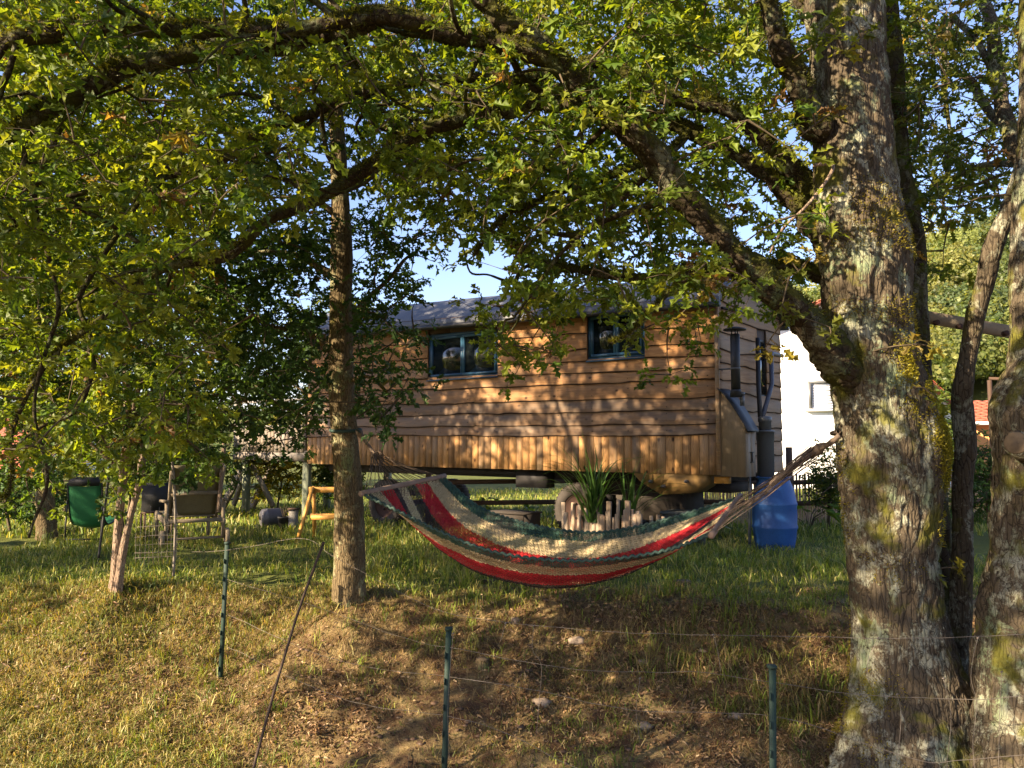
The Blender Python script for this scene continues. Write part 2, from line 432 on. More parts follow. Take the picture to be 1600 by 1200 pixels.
def unit(v): return v / (np.linalg.norm(v, axis=-1, keepdims=True) + 1e-9)
def leaf_mesh(pos, axis, nrm, size, col, shape='full', fold=.35, droop=.25):
    """pos/axis/nrm (N,3), size (N,), col (N,3) -> V, T, per-vertex colours"""
    U, T = (LV, LT) if shape == 'full' else (SV, ST)
    axis = unit(axis); side = unit(np.cross(nrm, axis)); up = np.cross(axis, side)
    n = len(pos); k = len(U)
    x = U[None, :, 0]; y = U[None, :, 1]
    fo = fold * rng.uniform(.2, 1.6, (n, 1)); dr = droop * rng.uniform(-.4, 1.8, (n, 1))
    h = fo * np.abs(y) - dr * x * x + .06 * np.sin(x * 9 + rng.uniform(0, 6, (n, 1)))
    V = pos[:, None] + size[:, None, None] * (axis[:, None] * x[..., None] + side[:, None] * y[..., None] * rng.uniform(.8, 1.25, (n, 1, 1)) + up[:, None] * h[..., None])
    Tt = (T[None] + (np.arange(n) * k)[:, None, None]).reshape(-1, 3)
    cc = np.repeat(col, k, axis=0)
    return V.reshape(-1, 3), Tt, cc

GREEN = {  # base colours of leaves
    'warm': [(.145, .20, .022), (.115, .17, .02), (.185, .22, .027), (.07, .125, .017)],
    'mid': [(.10, .14, .022), (.075, .115, .022), (.14, .16, .025), (.055, .09, .02)],
    'deep': [(.04, .085, .022), (.05, .10, .026), (.03, .065, .02), (.065, .115, .026)],
    'hill': [(.17, .20, .06), (.12, .16, .05), (.21, .22, .07), (.09, .13, .05)],
    'yellow': [(.24, .22, .03), (.17, .19, .03), (.30, .25, .04), (.12, .15, .02)],
}
def leaf_cols(n, tone, brown=.03):
    p = np.array(GREEN[tone]); c = p[rng.integers(0, len(p), n)] * rng.uniform(.75, 1.3, (n, 1))
    b = rng.random(n) < brown
    c[b] = np.array([(.24, .14, .05), (.17, .10, .045), (.26, .20, .05)])[rng.integers(0, 3, b.sum())]
    return c

def rosettes(P, dirs, tone, size=.085, per=6, shape='full', brown=.03, spread=.9):
    """leaves radiating from each point P in tufts"""
    n = len(P)
    up = unit(np.stack([rng.normal(0, .35, n), rng.normal(0, .35, n), np.ones(n)], 1) + .35 * dirs)
    a0 = rng.uniform(0, 6.28, n)
    e1 = unit(np.cross(up, rng.normal(size=(n, 3)))); e2 = np.cross(up, e1)
    pos = []; ax = []; nr = []
    for k in range(per):
        a = a0 + k * 6.283 / per + rng.uniform(-.35, .35, n)
        d = e1 * np.cos(a)[:, None] + e2 * np.sin(a)[:, None]
        d = unit(d * spread + up * rng.uniform(-.75, .35, n)[:, None] + dirs * .35)
        nn = unit(up + rng.normal(0, .45, (n, 3)))
        pos.append(P + rng.normal(0, .012, (n, 3)) + d * .012); ax.append(d); nr.append(nn)
    pos = np.concatenate(pos); ax = np.concatenate(ax); nr = np.concatenate(nr)
    sz = size * rng.uniform(.6, 1.3, len(pos))
    cl = np.tile(leaf_cols(n, tone, brown), (per, 1)) * rng.uniform(.8, 1.22, (len(pos), 1))
    return leaf_mesh(pos, ax, nr, sz, cl, shape)

def grow(nodes_, node_r, clusters, seed=0, trunk_bias=.12):
    """attach every cluster centre to the nearest wood built so far; returns twig polylines"""
    N = np.array(nodes_, float); Rr = np.array(node_r, float)
    d0 = np.array([np.min(((N - c) ** 2).sum(1)) for c in clusters]) ** .5
    order = np.argsort(d0); twigs = []
    cap = len(N) + 3 * len(clusters)
    A = np.zeros((cap, 3)); A[:len(N)] = N; cost = np.zeros(cap); cnt = len(N)
    for i in order:
        c = clusters[i]
        dd = np.sqrt(((A[:cnt] - c) ** 2).sum(1)) + trunk_bias * cost[:cnt]
        k = int(np.argmin(dd)); p = A[k]; L = np.linalg.norm(c - p)
        if L < .02: continue
        mid = (p + c) / 2 + rng.normal(0, .07 * L, 3) + np.array([0, 0, .06 * L])
        q1 = .25 * p + .5 * mid + .25 * c * 1.0
        q1 = p * .42 + mid * .42 + c * .16; q2 = p * .12 + mid * .46 + c * .42
        twigs.append((np.array([p, q1, q2, c]), L))
        for q in (q1, q2, c):
            A[cnt] = q; cost[cnt] = cost[k] + L; cnt += 1
    return twigs

def twig_mesh(twigs, r0=.006, r1=.0022, kr=.006):
    mb = MB()
    for P, L in twigs:
        a = min(.022, r0 + kr * L)
        V, Q, T = tube_np(P, np.linspace(a, r1, len(P)), 4, False); mb.add(V, Q)
    return mb

def leafy(thing, clusters, twigs, tone, n_ros=3, size=.085, per=6, shape='full', jitter=.11, brown=.03, name='crown'):
    dirmap = unit(np.array([t[0][-1] - t[0][-2] for t in twigs])); ends = np.array([t[0][-1] for t in twigs])
    P = [ends]; D = [dirmap]
    extra = []
    for k in range(n_ros - 1):
        off = rng.normal(0, jitter, ends.shape); off[:, 2] *= .7
        P.append(ends + off); D.append(unit(off + dirmap * .05)); extra.append((ends, ends + off))
    V, T, Cc = rosettes(np.concatenate(P), np.concatenate(D), tone, size, per, shape, brown)
    o = thing.raw(name, V, [T], M['leaf'], smooth=False, col=Cc, kind='stuff')
    tw = twig_mesh(twigs)
    for a, b in extra:
        for p, q in zip(a, b):
            m = (p + q) / 2 + rng.normal(0, .01, 3)
            tw.add(*tube_np([p, m, q], [.0026, .002, .0015], 3, False)[:2])
    thing.part('twigs', tw, M['twig'], smooth=True, kind='stuff')
    return o

def limb_path(pts, n=None, wig=.02, seed=0):
    """pts: (px, py, depth, half width in px)"""
    P = np.array([np.append(at(a, b, d), w * d / F) for a, b, d, w in pts])
    n = n or max(12, int(9 * len(P)))
    S = spline(P, n)
    q = np.arange(n)[:, None] * np.ones((1, 3)) * .37
    for k in range(3): S[1:-1, k] += (wig * noise3(S[:, :3] + k * 9.1, 3.0, seed))[1:-1]
    return S[:, :3], np.maximum(S[:, 3], .004)

def moss_tufts(paths, per_m=420, size=.022):
    """shaggy little moss blades on the upper side of limbs"""
    P = []; 
    for S, R in paths:
        L = np.linalg.norm(np.diff(S, axis=0), axis=1).sum(); n = int(L * per_m)
        t = rng.uniform(0, len(S) - 1.01, n); i = t.astype(int); f = (t - i)[:, None]
        c = S[i] * (1 - f) + S[i + 1] * f; r = R[i]
        T = unit(S[i + 1] - S[i]); sd = unit(np.cross(T, [0, 0, 1.0])); up = np.cross(sd, T)
        a = rng.normal(0, 1.0, n)[:, None]
        d = up * np.cos(a) + sd * np.sin(a)
        keep = noise3(c, 5, 4) > -.25
        P.append(np.concatenate([c + d * r[:, None] * .96, d], 1)[keep])
    P = np.concatenate(P); n = len(P)
    base = P[:, :3]; d = unit(P[:, 3:] + rng.normal(0, .5, (n, 3)))
    s = unit(np.cross(d, rng.normal(size=(n, 3)))) * rng.uniform(.003, .007, (n, 1)); l = size * rng.uniform(.4, 1.4, (n, 1))
    V = np.stack([base - s, base + s, base + d * l], 1).reshape(-1, 3)
    T = np.arange(3 * n).reshape(-1, 3)
    cc = np.repeat(np.array([(.075, .08, .014)]) * rng.uniform(.4, 1.8, (n, 1)), 3, axis=0)
    return V, T, cc

# ------------------------------------------------------------------ foliage plan (cells of 50 px of the photograph, filled at many depths)
DENS = """
99999998888889999999998953337888
99999998888889999999998943337887
99999999888889998888888853337875
99999999988889998888888743337854
99999999998889999988877743227854
99999999998889999999887743227874
99999999998879887788877532227754
99999999998764335666665421124421
99999999988842026676667742112200
99999999999960026634452110000000
99999999999850045400450000000000
89999999899960012100320000000000
88899998887850000000000000000000
76788876654300000000000000000000
65244320000000000000000000000000
42011000000000000000000000000000
""".split()
def dens(px, py):
    r = int(py // 50); c = int(px // 50)
    if r < 0: r = 0
    if c < 0 or c > 31: c = max(0, min(31, c))
    if r > 15: return 0
    return int(DENS[r][c]) / 9.0
CL = {'oak': [], 'slim': [], 'small': [], 'right': []}
def sample_clusters(total):
    n = 0
    while n < total:
        px = rng.uniform(-420, 1900); py = rng.uniform(-330, 800)
        w = dens(px, py)
        if (px < 0 or px > 1600 or py < 0): w *= .5
        if px < -60 and py > 150: w *= .75
        if rng.random() > w ** 1.25: continue
        if px > 1385:
            tr = 'right'; D = rng.uniform(5.0, 8.0)
        elif px < 700 and py > 330 and (px > 330 or rng.random() < .35):
            tr = 'slim'; D = rng.uniform(5.9, 8.3)
        elif px < 330 and py > 480:
            tr = 'small' if rng.random() < .55 else 'oak'; D = rng.uniform(6.2, 8.0) if tr == 'small' else rng.uniform(4.3, 6.2)
        elif 380 < px < 680 and rng.random() < .35:
            tr = 'slim'; D = rng.uniform(5.9, 8.3)
        else:
            tr = 'oak'; D = rng.uniform(3.7, 4.6) if rng.random() < .10 else rng.uniform(4.9, 8.0)
        if px > 500 and tr == 'oak': D = max(D, 4.3)
        p = at(px, py, D)
        if p[2] < gz(p[0], p[1]) + .25: continue
        if D < 7.1 and abs(px - 534) < 34 and 150 < py < 720 and rng.random() < .9: continue
        tr_ = (7.0 - p[1]) / -SUN.y
        if 0 < tr_ < 6 and abs(p[0] - (-1.48 + SUN.x * tr_)) < .32 and p[2] - SUN.z * tr_ < 4.2 and rng.random() < .7: continue
        CL[tr].append(p); n += 1
sample_clusters(4500)
# unseen oak leaves added over and behind the camera to shade trunk and bank
def overhead(n):
    k = 0
    while k < n:
        p = np.array([rng.uniform(-7.6, 1.6), rng.uniform(-1.8, 4.2), rng.uniform(2.9, 5.6)])
        if p[2] - 1.6 < .62 * max(p[1], 0) + .5 or (p[1] < 1 and p[2] < 3.3 and abs(p[0]) < 1): continue
        if noise3(p, .75, 33) < -.12 + .25 * rng.random(): continue
        CL['oak'].append(p); k += 1
overhead(1200)
for k_ in range(220):
    CL['oak'].append(np.array([rng.uniform(-3.2, .6), rng.uniform(.8, 2.6), rng.uniform(3.5, 4.6)]))
for k_ in range(300):  # more unseen leaves, added across the sun's path to darken the bank
    CL['oak'].append(np.array([rng.uniform(-7.8, -4.2), rng.uniform(.4, 3.0), rng.uniform(2.8, 4.1)]))

# ------------------------------------------------------------------ the big oak
OAK = at(1395, 800, 5.05); OAK[2] = gz(OAK[0], OAK[1]) - .1
oak = Thing('oak_tree', OAK, 'large old oak with lichen and moss on its trunk, hammock tied to it', 'tree')
D0 = 5.05
tp = [(1436, 1290, D0, 150), (1430, 1200, D0, 122), (1424, 1100, D0, 92), (1408, 1000, D0, 70), (1396, 900, D0, 64), (1394, 800, D0, 70), (1393, 700, D0, 80),
      (1374, 600, D0, 71), (1356, 500, D0, 65), (1352, 400, D0, 69), (1336, 300, D0, 62), (1328, 150, D0, 60), (1320, 0, D0, 60), (1312, -200, D0, 48), (1300, -420, D0 - .1, 34)]
def fat_trunk(pts, n, m, rough, seed, flare=None, fis=.0):
    P = np.array([np.append(at(a, b, d), w * d / F) for a, b, d, w in pts]); S = spline(P, n)
    c = S[:, :3]; R = S[:, 3]
    a = np.arange(m) / m * 2 * math.pi
    dr = np.stack([np.cos(a), np.sin(a), a * 0], 1)
    V = c[:, None] + dr[None] * R[:, None, None]
    q = V * np.array([1, 1, .28])
    k = 1 + rough * (.9 * noise3(V, 2.2, seed) + .5 * noise3(V, 6, seed + 1) + .35 * noise3(V, 17, seed + 2))
    rid = np.abs(noise3(q, 20, seed + 4)); k -= fis * np.clip(.28 - rid, 0, 1) * 3
    k += rough * .22 * noise3(V, 48, seed + 5) + rough * .12 * noise3(V, 95, seed + 6)
    if flare is not None:
        zb = c[:, 2] - c[0, 2]
        k += (np.exp(-zb / .28)[:, None]) * (.30 if pts[0][3] > 60 else .12) * np.sin(a * 5 + 1.3 + seed)[None]
    V = c[:, None] + dr[None] * (R[:, None] * k)[..., None]
    V = V.reshape(-1, 3); i = np.arange(n - 1)[:, None] * m; kk = np.arange(m)[None]; k2 = (kk + 1) % m
    Q = np.stack([i + kk, i + k2, i + m + k2, i + m + kk], -1).reshape(-1, 4)
    return V, Q, c, R
V, Q, oc, oR = fat_trunk(tp, 420, 260, .085, 3, True, .065)
oak.raw('trunk', V, [Q], M['oak_bark'], smooth=True)
V, Q, oc2, oR2 = fat_trunk([(1466, 1230, 5.5, 60), (1462, 1050, 5.5, 42), (1452, 900, 5.5, 36), (1440, 750, 5.5, 35), (1424, 600, 5.5, 32), (1418, 480, 5.5, 30), (1412, 380, 5.5, 33), (1392, 250, 5.5, 28), (1384, 120, 5.5, 28), (1376, 0, 5.5, 26), (1370, -200, 5.6, 20), (1380, -400, 5.7, 12)], 170, 60, .09, 9, None, .1)
oak.raw('trunk', V, [Q], M['limb_bark'], smooth=True, label='darker second trunk standing behind the main one')
LIMBS = [
    [(1345, 600, 5.0, 34), (1300, 545, 4.85, 30), (1215, 462, 4.7, 24), (1110, 350, 4.6, 21), (1040, 262, 4.55, 21), (965, 190, 4.5, 21), (880, 112, 4.45, 19), (800, 45, 4.4, 17), (735, -20, 4.3, 15), (640, -120, 4.2, 12), (480, -260, 4.0, 8)],
    [(885, 112, 4.45, 14), (762, 58, 4.4, 15), (690, 42, 4.38, 14), (600, 22, 4.35, 14), (525, 34, 4.3, 13), (430, 42, 4.3, 13), (330, 48, 4.25, 13), (225, 52, 4.2, 13), (94, 62, 4.15, 14), (-20, 58, 4.1, 12), (-260, 90, 4.0, 9), (-450, 160, 4.0, 4)],
    [(600, 30, 4.35, 9), (487, 64, 4.4, 11), (412, 76, 4.4, 12), (300, 86, 4.4, 14), (206, 100, 4.4, 15), (169, 126, 4.4, 15), (75, 182, 4.35, 14), (0, 224, 4.3, 13), (-120, 300, 4.2, 10), (-300, 380, 4.2, 5)],
    [(945, 165, 4.5, 16), (837, 163, 4.7, 13), (762, 184, 4.8, 12), (687, 200, 4.9, 11), (631, 226, 4.95, 11), (575, 262, 5.0, 11), (517, 297, 5.0, 11), (450, 328, 5.0, 10), (405, 360, 5.0, 9), (360, 397, 5.0, 9), (262, 412, 5.0, 7), (206, 442, 5.0, 6), (130, 520, 5.0, 5), (60, 600, 5.0, 4), (22, 700, 5.0, 2.5), (0, 780, 5.0, 1.5)],
    [(1300, 320, 5.1, 20), (1262, 285, 5.2, 16), (1225, 240, 5.25, 14), (1169, 195, 5.3, 13), (1112, 161, 5.3, 12), (1037, 142, 5.3, 11), (980, 115, 5.3, 11), (900, 108, 5.3, 10), (800, 128, 5.3, 9), (640, 135, 5.3, 7), (487, 184, 5.3, 7), (412, 214, 5.3, 7), (330, 255, 5.3, 6.5), (262, 266, 5.3, 6), (187, 292, 5.3, 5.5), (131, 307, 5.3, 5), (56, 326, 5.3, 4.5), (-30, 370, 5.3, 3), (-150, 420, 5.3, 2)],
    [(1310, 400, 5.1, 22), (1268, 362, 5.25, 19), (1240, 315, 5.35, 17), (1202, 281, 5.4, 14), (1161, 259, 5.45, 13), (1075, 202, 5.5, 12), (1010, 172, 5.5, 10), (940, 150, 5.5, 9), (860, 150, 5.6, 6), (740, 90, 5.7, 5), (650, 20, 5.8, 3)],
    [(1290, 200, 4.95, 24), (1262, 150, 4.85, 20), (1240, 101, 4.8, 18), (1217, 49, 4.75, 17), (1202, 0, 4.7, 16), (1170, -110, 4.6, 13), (1100, -260, 4.5, 8)],
    [(1310, 440, 5.2, 15), (1240, 425, 5.45, 13), (1150, 416, 5.6, 11), (1094, 420, 5.65, 10), (1000, 430, 5.7, 8), (912, 427, 5.7, 6), (837, 405, 5.7, 5), (792, 367, 5.7, 3)],
    [(1075, 205, 5.45, 8), (1006, 255, 5.3, 6.5), (931, 281, 5.3, 6), (875, 296, 5.3, 5), (819, 322, 5.3, 4), (785, 337, 5.3, 3), (740, 400, 5.3, 2)],
    [(1105, 345, 4.7, 8), (1050, 300, 4.9, 7), (1014, 315, 5.0, 6), (950, 337, 5.05, 5), (905, 360, 5.1, 5), (852, 367, 5.1, 3.5), (800, 420, 5.1, 2)],
    [(1040, 262, 4.55, 7), (985, 300, 4.7, 5), (920, 345, 4.8, 4), (850, 430, 4.9, 3), (790, 500, 4.9, 2)],
    [(1180, 425, 4.9, 8), (1120, 430, 4.8, 6), (1060, 450, 4.8, 4), (1000, 500, 4.8, 3), (950, 535, 4.8, 2)],
    [(262, 266, 5.3, 4), (200, 340, 5.1, 4), (130, 470, 5.0, 4), (150, 560, 5.0, 3.5), (125, 637, 5.0, 3.5), (75, 667, 5.0, 3), (25, 697, 5.0, 2)],
    [(94, 200, 4.3, 5), (60, 330, 4.4, 4), (90, 470, 4.5, 3.5), (60, 610, 4.6, 3), (75, 720, 4.7, 3), (45, 840, 4.8, 2)],
    [(1290, 60, 5.1, 14), (1230, -20, 5.3, 12), (1100, -110, 5.6, 9), (950, -180, 6.0, 6)],
    [(1350, 50, 5.1, 12), (1420, -60, 5.3, 10), (1520, -200, 5.6, 6)],
]
oak_nodes = []; oak_nr = []; limb_geo = []
for i, L in enumerate(LIMBS):
    S, R = limb_path(L, None, .05, i)
    big = R.max() > .035
    n = int(60 + 6 * len(L)) if big else 40
    S2 = spline(np.column_stack([S, R]), n * 2 if big else n); S, R = S2[:, :3], S2[:, 3]
    V, Q, T = tube_np(S, R, 26 if big else 9, True, .27 if big else .16, i, 9)
    oak.raw('limb', V, [Q, T], M['limb_bark'], smooth=True)
    limb_geo.append((S, R)); oak_nodes += list(S[::3]); oak_nr += list(R[::3])
# crooked lesser branches forking off the limbs
src = [k_ for k_ in range(len(oak_nodes)) if oak_nodes[k_][0] < .6 and oak_nr[k_] > .014]
for b_ in range(62):
    k_ = src[rng.integers(0, len(src))]; p_ = oak_nodes[k_]; L_ = rng.uniform(.7, 1.9)
    d_ = unit(np.array([rng.normal(-.8, .7), rng.normal(.5, .7), rng.normal(-.15, .75)])); pts_ = [p_]
    for q_ in range(7): d_ = unit(d_ + rng.normal(0, .42, 3)); pts_.append(pts_[-1] + d_ * L_ / 7)
    S = spline(pts_, 34)
    if S[:, 2].min() < 1.9: continue
    r0_ = min(oak_nr[k_] * .6, rng.uniform(.011, .024)); R = np.linspace(r0_, .004, 34)
    V, Q, T = tube_np(S, R, 7, True, .18, b_, 14); oak.raw('limb', V, [Q, T], M['limb_bark'], smooth=True)
    oak_nodes += list(S[3::3]); oak_nr += list(R[3::3])
V, T, cc = moss_tufts([g for g in limb_geo if g[1].max() > .03], 1500, .028)
oak.raw('moss', V, [T], M['leaf'], col=cc, kind='stuff')
cl = np.array(CL['oak']); tw = grow(oak_nodes, oak_nr, cl)
leafy(oak, cl, tw, 'warm', 3, .096, 6, brown=.02)
# sprigs and the dead twig on the oak trunk
sp = []
for px, py, d in [(1300, 180, 4.6), (1330, 60, 4.6), (1255, 200, 4.5), (1240, 165, 4.5), (1290, 520, 4.55), (1465, 860, 4.9), (1478, 880, 4.9), (1430, 540, 4.65), (1448, 620, 4.8), (1230, 480, 4.5), (1215, 530, 4.5), (1275, 40, 4.5), (1360, 40, 4.6), (1245, 410, 4.5), (1270, 400, 4.5), (1100, 460, 4.45), (1135, 455, 4.45), (1070, 445, 4.5)]:
    p = at(px, py, d); 
    for k in range(2): sp.append(p + rng.normal(0, .05, 3))
allw = oak_nodes + [c for c, r in zip(oc, oR)]
tw = grow(oak_nodes + list(oc[::6] + np.array([-.15, -.2, 0])), [.1] * (len(oak_nodes) + 50), np.array(sp))
V, T, cc = rosettes(np.array([t[0][-1] for t in tw]), unit(np.array([t[0][-1] - t[0][-2] for t in tw])), 'yellow', .085, 6, 'full', .05)
oak.raw('sprigs', V, [T], M['leaf'], col=cc * .8, kind='stuff')
oak.part('twigs', twig_mesh(tw), M['twig'], smooth=True, kind='stuff')
dt = MB(); S = spline([at(1272, 258, 4.55), at(1300, 256, 4.6), at(1296, 275, 4.55), at(1262, 320, 4.5), at(1225, 355, 4.45), at(1208, 385, 4.45), at(1203, 395, 4.45)], 26)
dt.tube(S, np.linspace(.012, .006, 26), 7); oak.part('dead_branch', dt, M['pale_bark'], smooth=True)

# ------------------------------------------------------------------ slender tree, twin stem tree, right trees
def std_tree(name, label, stems, branches, key, tone, bark, size, n_ros=3, brown=.02, rough=.06, fis=.1, cat='tree', nseg=120):
    base = at(*stems[0][0][:3]); base[2] = gz(base[0], base[1]) - .05
    T_ = Thing(name, base, label, cat)
    nd = []; nr = []; geo = []
    for st in stems:
        V, Q, c, R = fat_trunk(st, nseg, 44, rough, len(nd) + 2, True if len(st) > 6 else None, fis)
        T_.raw('trunk', V, [Q], M[bark], smooth=True); nd += list(c[::3]); nr += list(R[::3])
    for i, b in enumerate(branches):
        S, R = limb_path(b, 36, .04, i + 40); V, Q, Tt = tube_np(S, R, 9, True, .12, i, 12)
        T_.raw('limb', V, [Q, Tt], M[bark], smooth=True); nd += list(S[::2]); nr += list(R[::2])
    if key:
        cl = np.array(CL[key]); lo = min(at(*s[-1][:3])[2] for s in stems)
        nd2 = [p for p in nd if p[2] > base[2] + 1.2] or nd
        leafy(T_, cl, grow(nd2, nr, cl), tone, n_ros, size, 6, brown=brown)
    return T_, nd
slim, _ = std_tree('slender_oak_tree', 'slender upright oak holding the left end of the hammock', 
    [[(546, 985, 7, 31), (546, 935, 7, 26), (546, 850, 7, 24), (544, 760, 7, 21.5), (538, 680, 7, 21), (533, 600, 7, 20), (532, 500, 7, 18.5), (534, 400, 7, 17), (531, 300, 7, 14), (527, 200, 7, 12), (523, 100, 7, 10.5), (522, 0, 7, 9), (524, -150, 7, 6), (520, -300, 7, 3)]],
    [[(538, 440, 7, 8), (480, 405, 7.2, 6), (430, 390, 7.3, 5), (370, 400, 7.4, 4), (300, 430, 7.5, 3)],
     [(535, 300, 7, 6), (600, 260, 7.3, 4), (660, 250, 7.5, 3)], [(533, 520, 7, 5), (575, 470, 7.1, 4), (620, 420, 7.2, 3), (650, 400, 7.3, 2)],
     [(533, 560, 7, 6), (470, 520, 7.3, 5), (400, 510, 7.4, 3)], [(535, 600, 7, 5), (580, 590, 6.9, 3), (610, 620, 6.8, 2)],
     [(530, 200, 7, 5), (470, 120, 7.2, 4), (420, 40, 7.3, 2)], [(530, 340, 7, 6), (450, 280, 6.8, 4), (380, 270, 6.6, 3)]],
    'slim', 'deep', 'slim_bark', .095, 3, .015, .05, .12, nseg=200)
small, _ = std_tree('small_oak_tree', 'small twin stemmed tree with pale bark beside the wooden lounger',
    [[(180, 930, 7.3, 11), (181, 895, 7.3, 7.5), (185, 825, 7.3, 6.5), (190, 770, 7.3, 6), (194, 730, 7.3, 7), (200, 660, 7.3, 6), (196, 580, 7.3, 5), (190, 500, 7.3, 3)],
     [(184, 925, 7.25, 7), (190, 875, 7.25, 6), (201, 820, 7.25, 5.5), (213, 772, 7.25, 5), (221, 740, 7.25, 6), (220, 700, 7.3, 5), (208, 650, 7.3, 4), (230, 560, 7.3, 3)]],
    [[(200, 660, 7.3, 4), (170, 600, 7.1, 3), (120, 560, 7.0, 3), (60, 540, 7, 2)], [(205, 640, 7.3, 4), (260, 590, 7.4, 3), (320, 580, 7.5, 2)], [(194, 740, 7.3, 3), (140, 690, 7.1, 2.5), (90, 670, 7, 2)], [(220, 710, 7.3, 3), (270, 670, 7.3, 2), (320, 660, 7.4, 2)]],
    'small', 'warm', 'pale_bark', .09, 3, .05, .06, .12, nseg=90)
right, rnd = std_tree('mossy_oak_tree', 'thick mossy oak trunk with a sawn limb stub, cut off by the right edge', 
    [[(1640, 1300, 4.6, 150), (1638, 1180, 4.6, 118), (1636, 1080, 4.6, 106), (1636, 980, 4.6, 98), (1636, 860, 4.6, 84), (1636, 740, 4.6, 80), (1636, 640, 4.6, 78), (1640, 560, 4.65, 58), (1638, 460, 4.7, 56), (1636, 340, 4.75, 50), (1634, 230, 4.8, 40), (1630, 120, 4.8, 36), (1628, 0, 4.8, 32), (1620, -250, 4.8, 20)]],
    [[(1634, 330, 4.8, 20), (1590, 240, 5.2, 14), (1560, 120, 5.6, 11), (1540, 0, 6.0, 9), (1500, -140, 6.4, 6)],
     [(1630, 300, 4.8, 16), (1570, 200, 5.6, 8), (1510, 130, 6.3, 6), (1450, 60, 6.8, 3)],
     [(1600, 250, 5.2, 8), (1560, 260, 5.8, 5), (1500, 270, 6.3, 4), (1450, 300, 6.7, 2)],
     [(1560, 130, 5.6, 5), (1490, 30, 6.2, 5), (1480, 120, 6.3, 4), (1482, 220, 6.4, 3), (1475, 330, 6.5, 2)]],
    'right', 'mid', 'oak_bark', .08, 3, .03, .09, .14, nseg=220)
st = MB(); a0 = at(1612, 705, 4.45); a1 = at(1588, 692, 4.25); st.tube([a0, a1], [.085, .068], 20)
right.part('sawn_stub', st, M['oak_bark'], smooth=True)
fc = MB(); fc.tube([a1, a1 + (a1 - a0) * .02], [.060, .056], 20); right.part('cut_face', fc, M['cut_wood'])
thin, _ = std_tree('leaning_oak_tree', 'thin leaning lichen covered trunk between the two thick oaks',
    [[(1488, 1120, 5.25, 30), (1494, 1040, 5.25, 20), (1500, 975, 5.25, 16), (1504, 862, 5.25, 15), (1504, 750, 5.25, 15), (1509, 700, 5.25, 16), (1504, 640, 5.25, 16), (1505, 600, 5.2, 14), (1516, 540, 5.2, 13), (1525, 490, 5.15, 14), (1540, 440, 5.1, 14), (1552, 385, 5.05, 16), (1580, 320, 5.0, 15), (1606, 240, 4.95, 14), (1640, 120, 4.95, 12), (1680, -60, 5, 8)]],
    [], None, 'mid', 'oak_bark', .08, rough=.1, fis=.1, nseg=170)

# ------------------------------------------------------------------ trees behind on the left (also shade the wagon)
def crown_tree(name, label, x, y, h, cz, rad, ncl, tone, size=.12, group=None, shape='simple', n_ros=4, bark='slim_bark', tr=.13, squash=1.0, brown=.01, cat='tree', jit=.2):
    z = gz(x, y); T_ = Thing(name, (x, y, z), label, cat, group)
    c = spline([[x, y, z - .1, tr * 1.3], [x + rng.normal(0, .1), y, z + .8, tr], [x + rng.normal(0, .2), y, z + h * .5, tr * .7], [x, y, z + h * .85, tr * .25]], 30)
    V, Q, Tt = tube_np(c[:, :3], c[:, 3], 14, True, .1, int(abs(x * 7)) % 50, 8); T_.raw('trunk', V, [Q, Tt], M[bark], smooth=True)
    nd = list(c[8:, :3])
    for k in range(7):
        a = rng.uniform(0, 6.28); s = c[rng.integers(9, 26), :3]; e = np.array([x + math.cos(a) * rad * .8, y + math.sin(a) * rad * .8, cz + z + rng.uniform(-.5, .8) * rad * squash * .7])
        S = spline([s, (s + e) / 2 + rng.normal(0, .15, 3), e], 10); V, Q, Tt = tube_np(S, np.linspace(tr * .4, .015, 10), 7, True); T_.raw('limb', V, [Q, Tt], M[bark], smooth=True); nd += list(S)
    u = unit(rng.normal(size=(ncl, 3))); r = rng.random(ncl) ** .45
    lump = 1 + .3 * noise3(u * 1.0, 2.2, int(abs(x * 13 + y)) % 90)
    cl = np.array([x, y, z + cz]) + u * (r * lump * rad)[:, None] * np.array([1, 1, squash])
    cl = cl[cl[:, 2] > z + .3]
    leafy(T_, cl, grow(nd, [], cl), tone, n_ros, size, 6, shape, jit, brown)
    return T_
crown_tree('broadleaf_tree', 'broad dark green tree behind the loungers left of the deck', -7.2, 12.6, 7.5, 5.2, 2.5, 560, 'mid', .13)
crown_tree('broadleaf_tree', 'tall broadleaf tree at far left beyond the green lounger', -10.2, 10.2, 8.5, 6.0, 3.3, 620, 'warm', .13)
crown_tree('broadleaf_tree', 'yellow green tree behind the deck stairs', -9.3, 21.5, 7, 4.2, 3.0, 450, 'mid', .17, jit=.3)
crown_tree('broadleaf_tree', 'low crowned unseen tree added outside the left edge to shade the lawn', -12.0, 5.9, 6.4, 4.2, 2.4, 420, 'mid', .12)  # out of view, added so its crown shades the lawn by the loungers
crown_tree('broadleaf_tree', 'high spreading tree added at the left edge to shade the wagon wall', -6.6, 7.6, 9.5, 7.4, 3.3, 600, 'warm', .12, squash=.62)  # mostly above the view, added to deepen the shade on the wagon wall

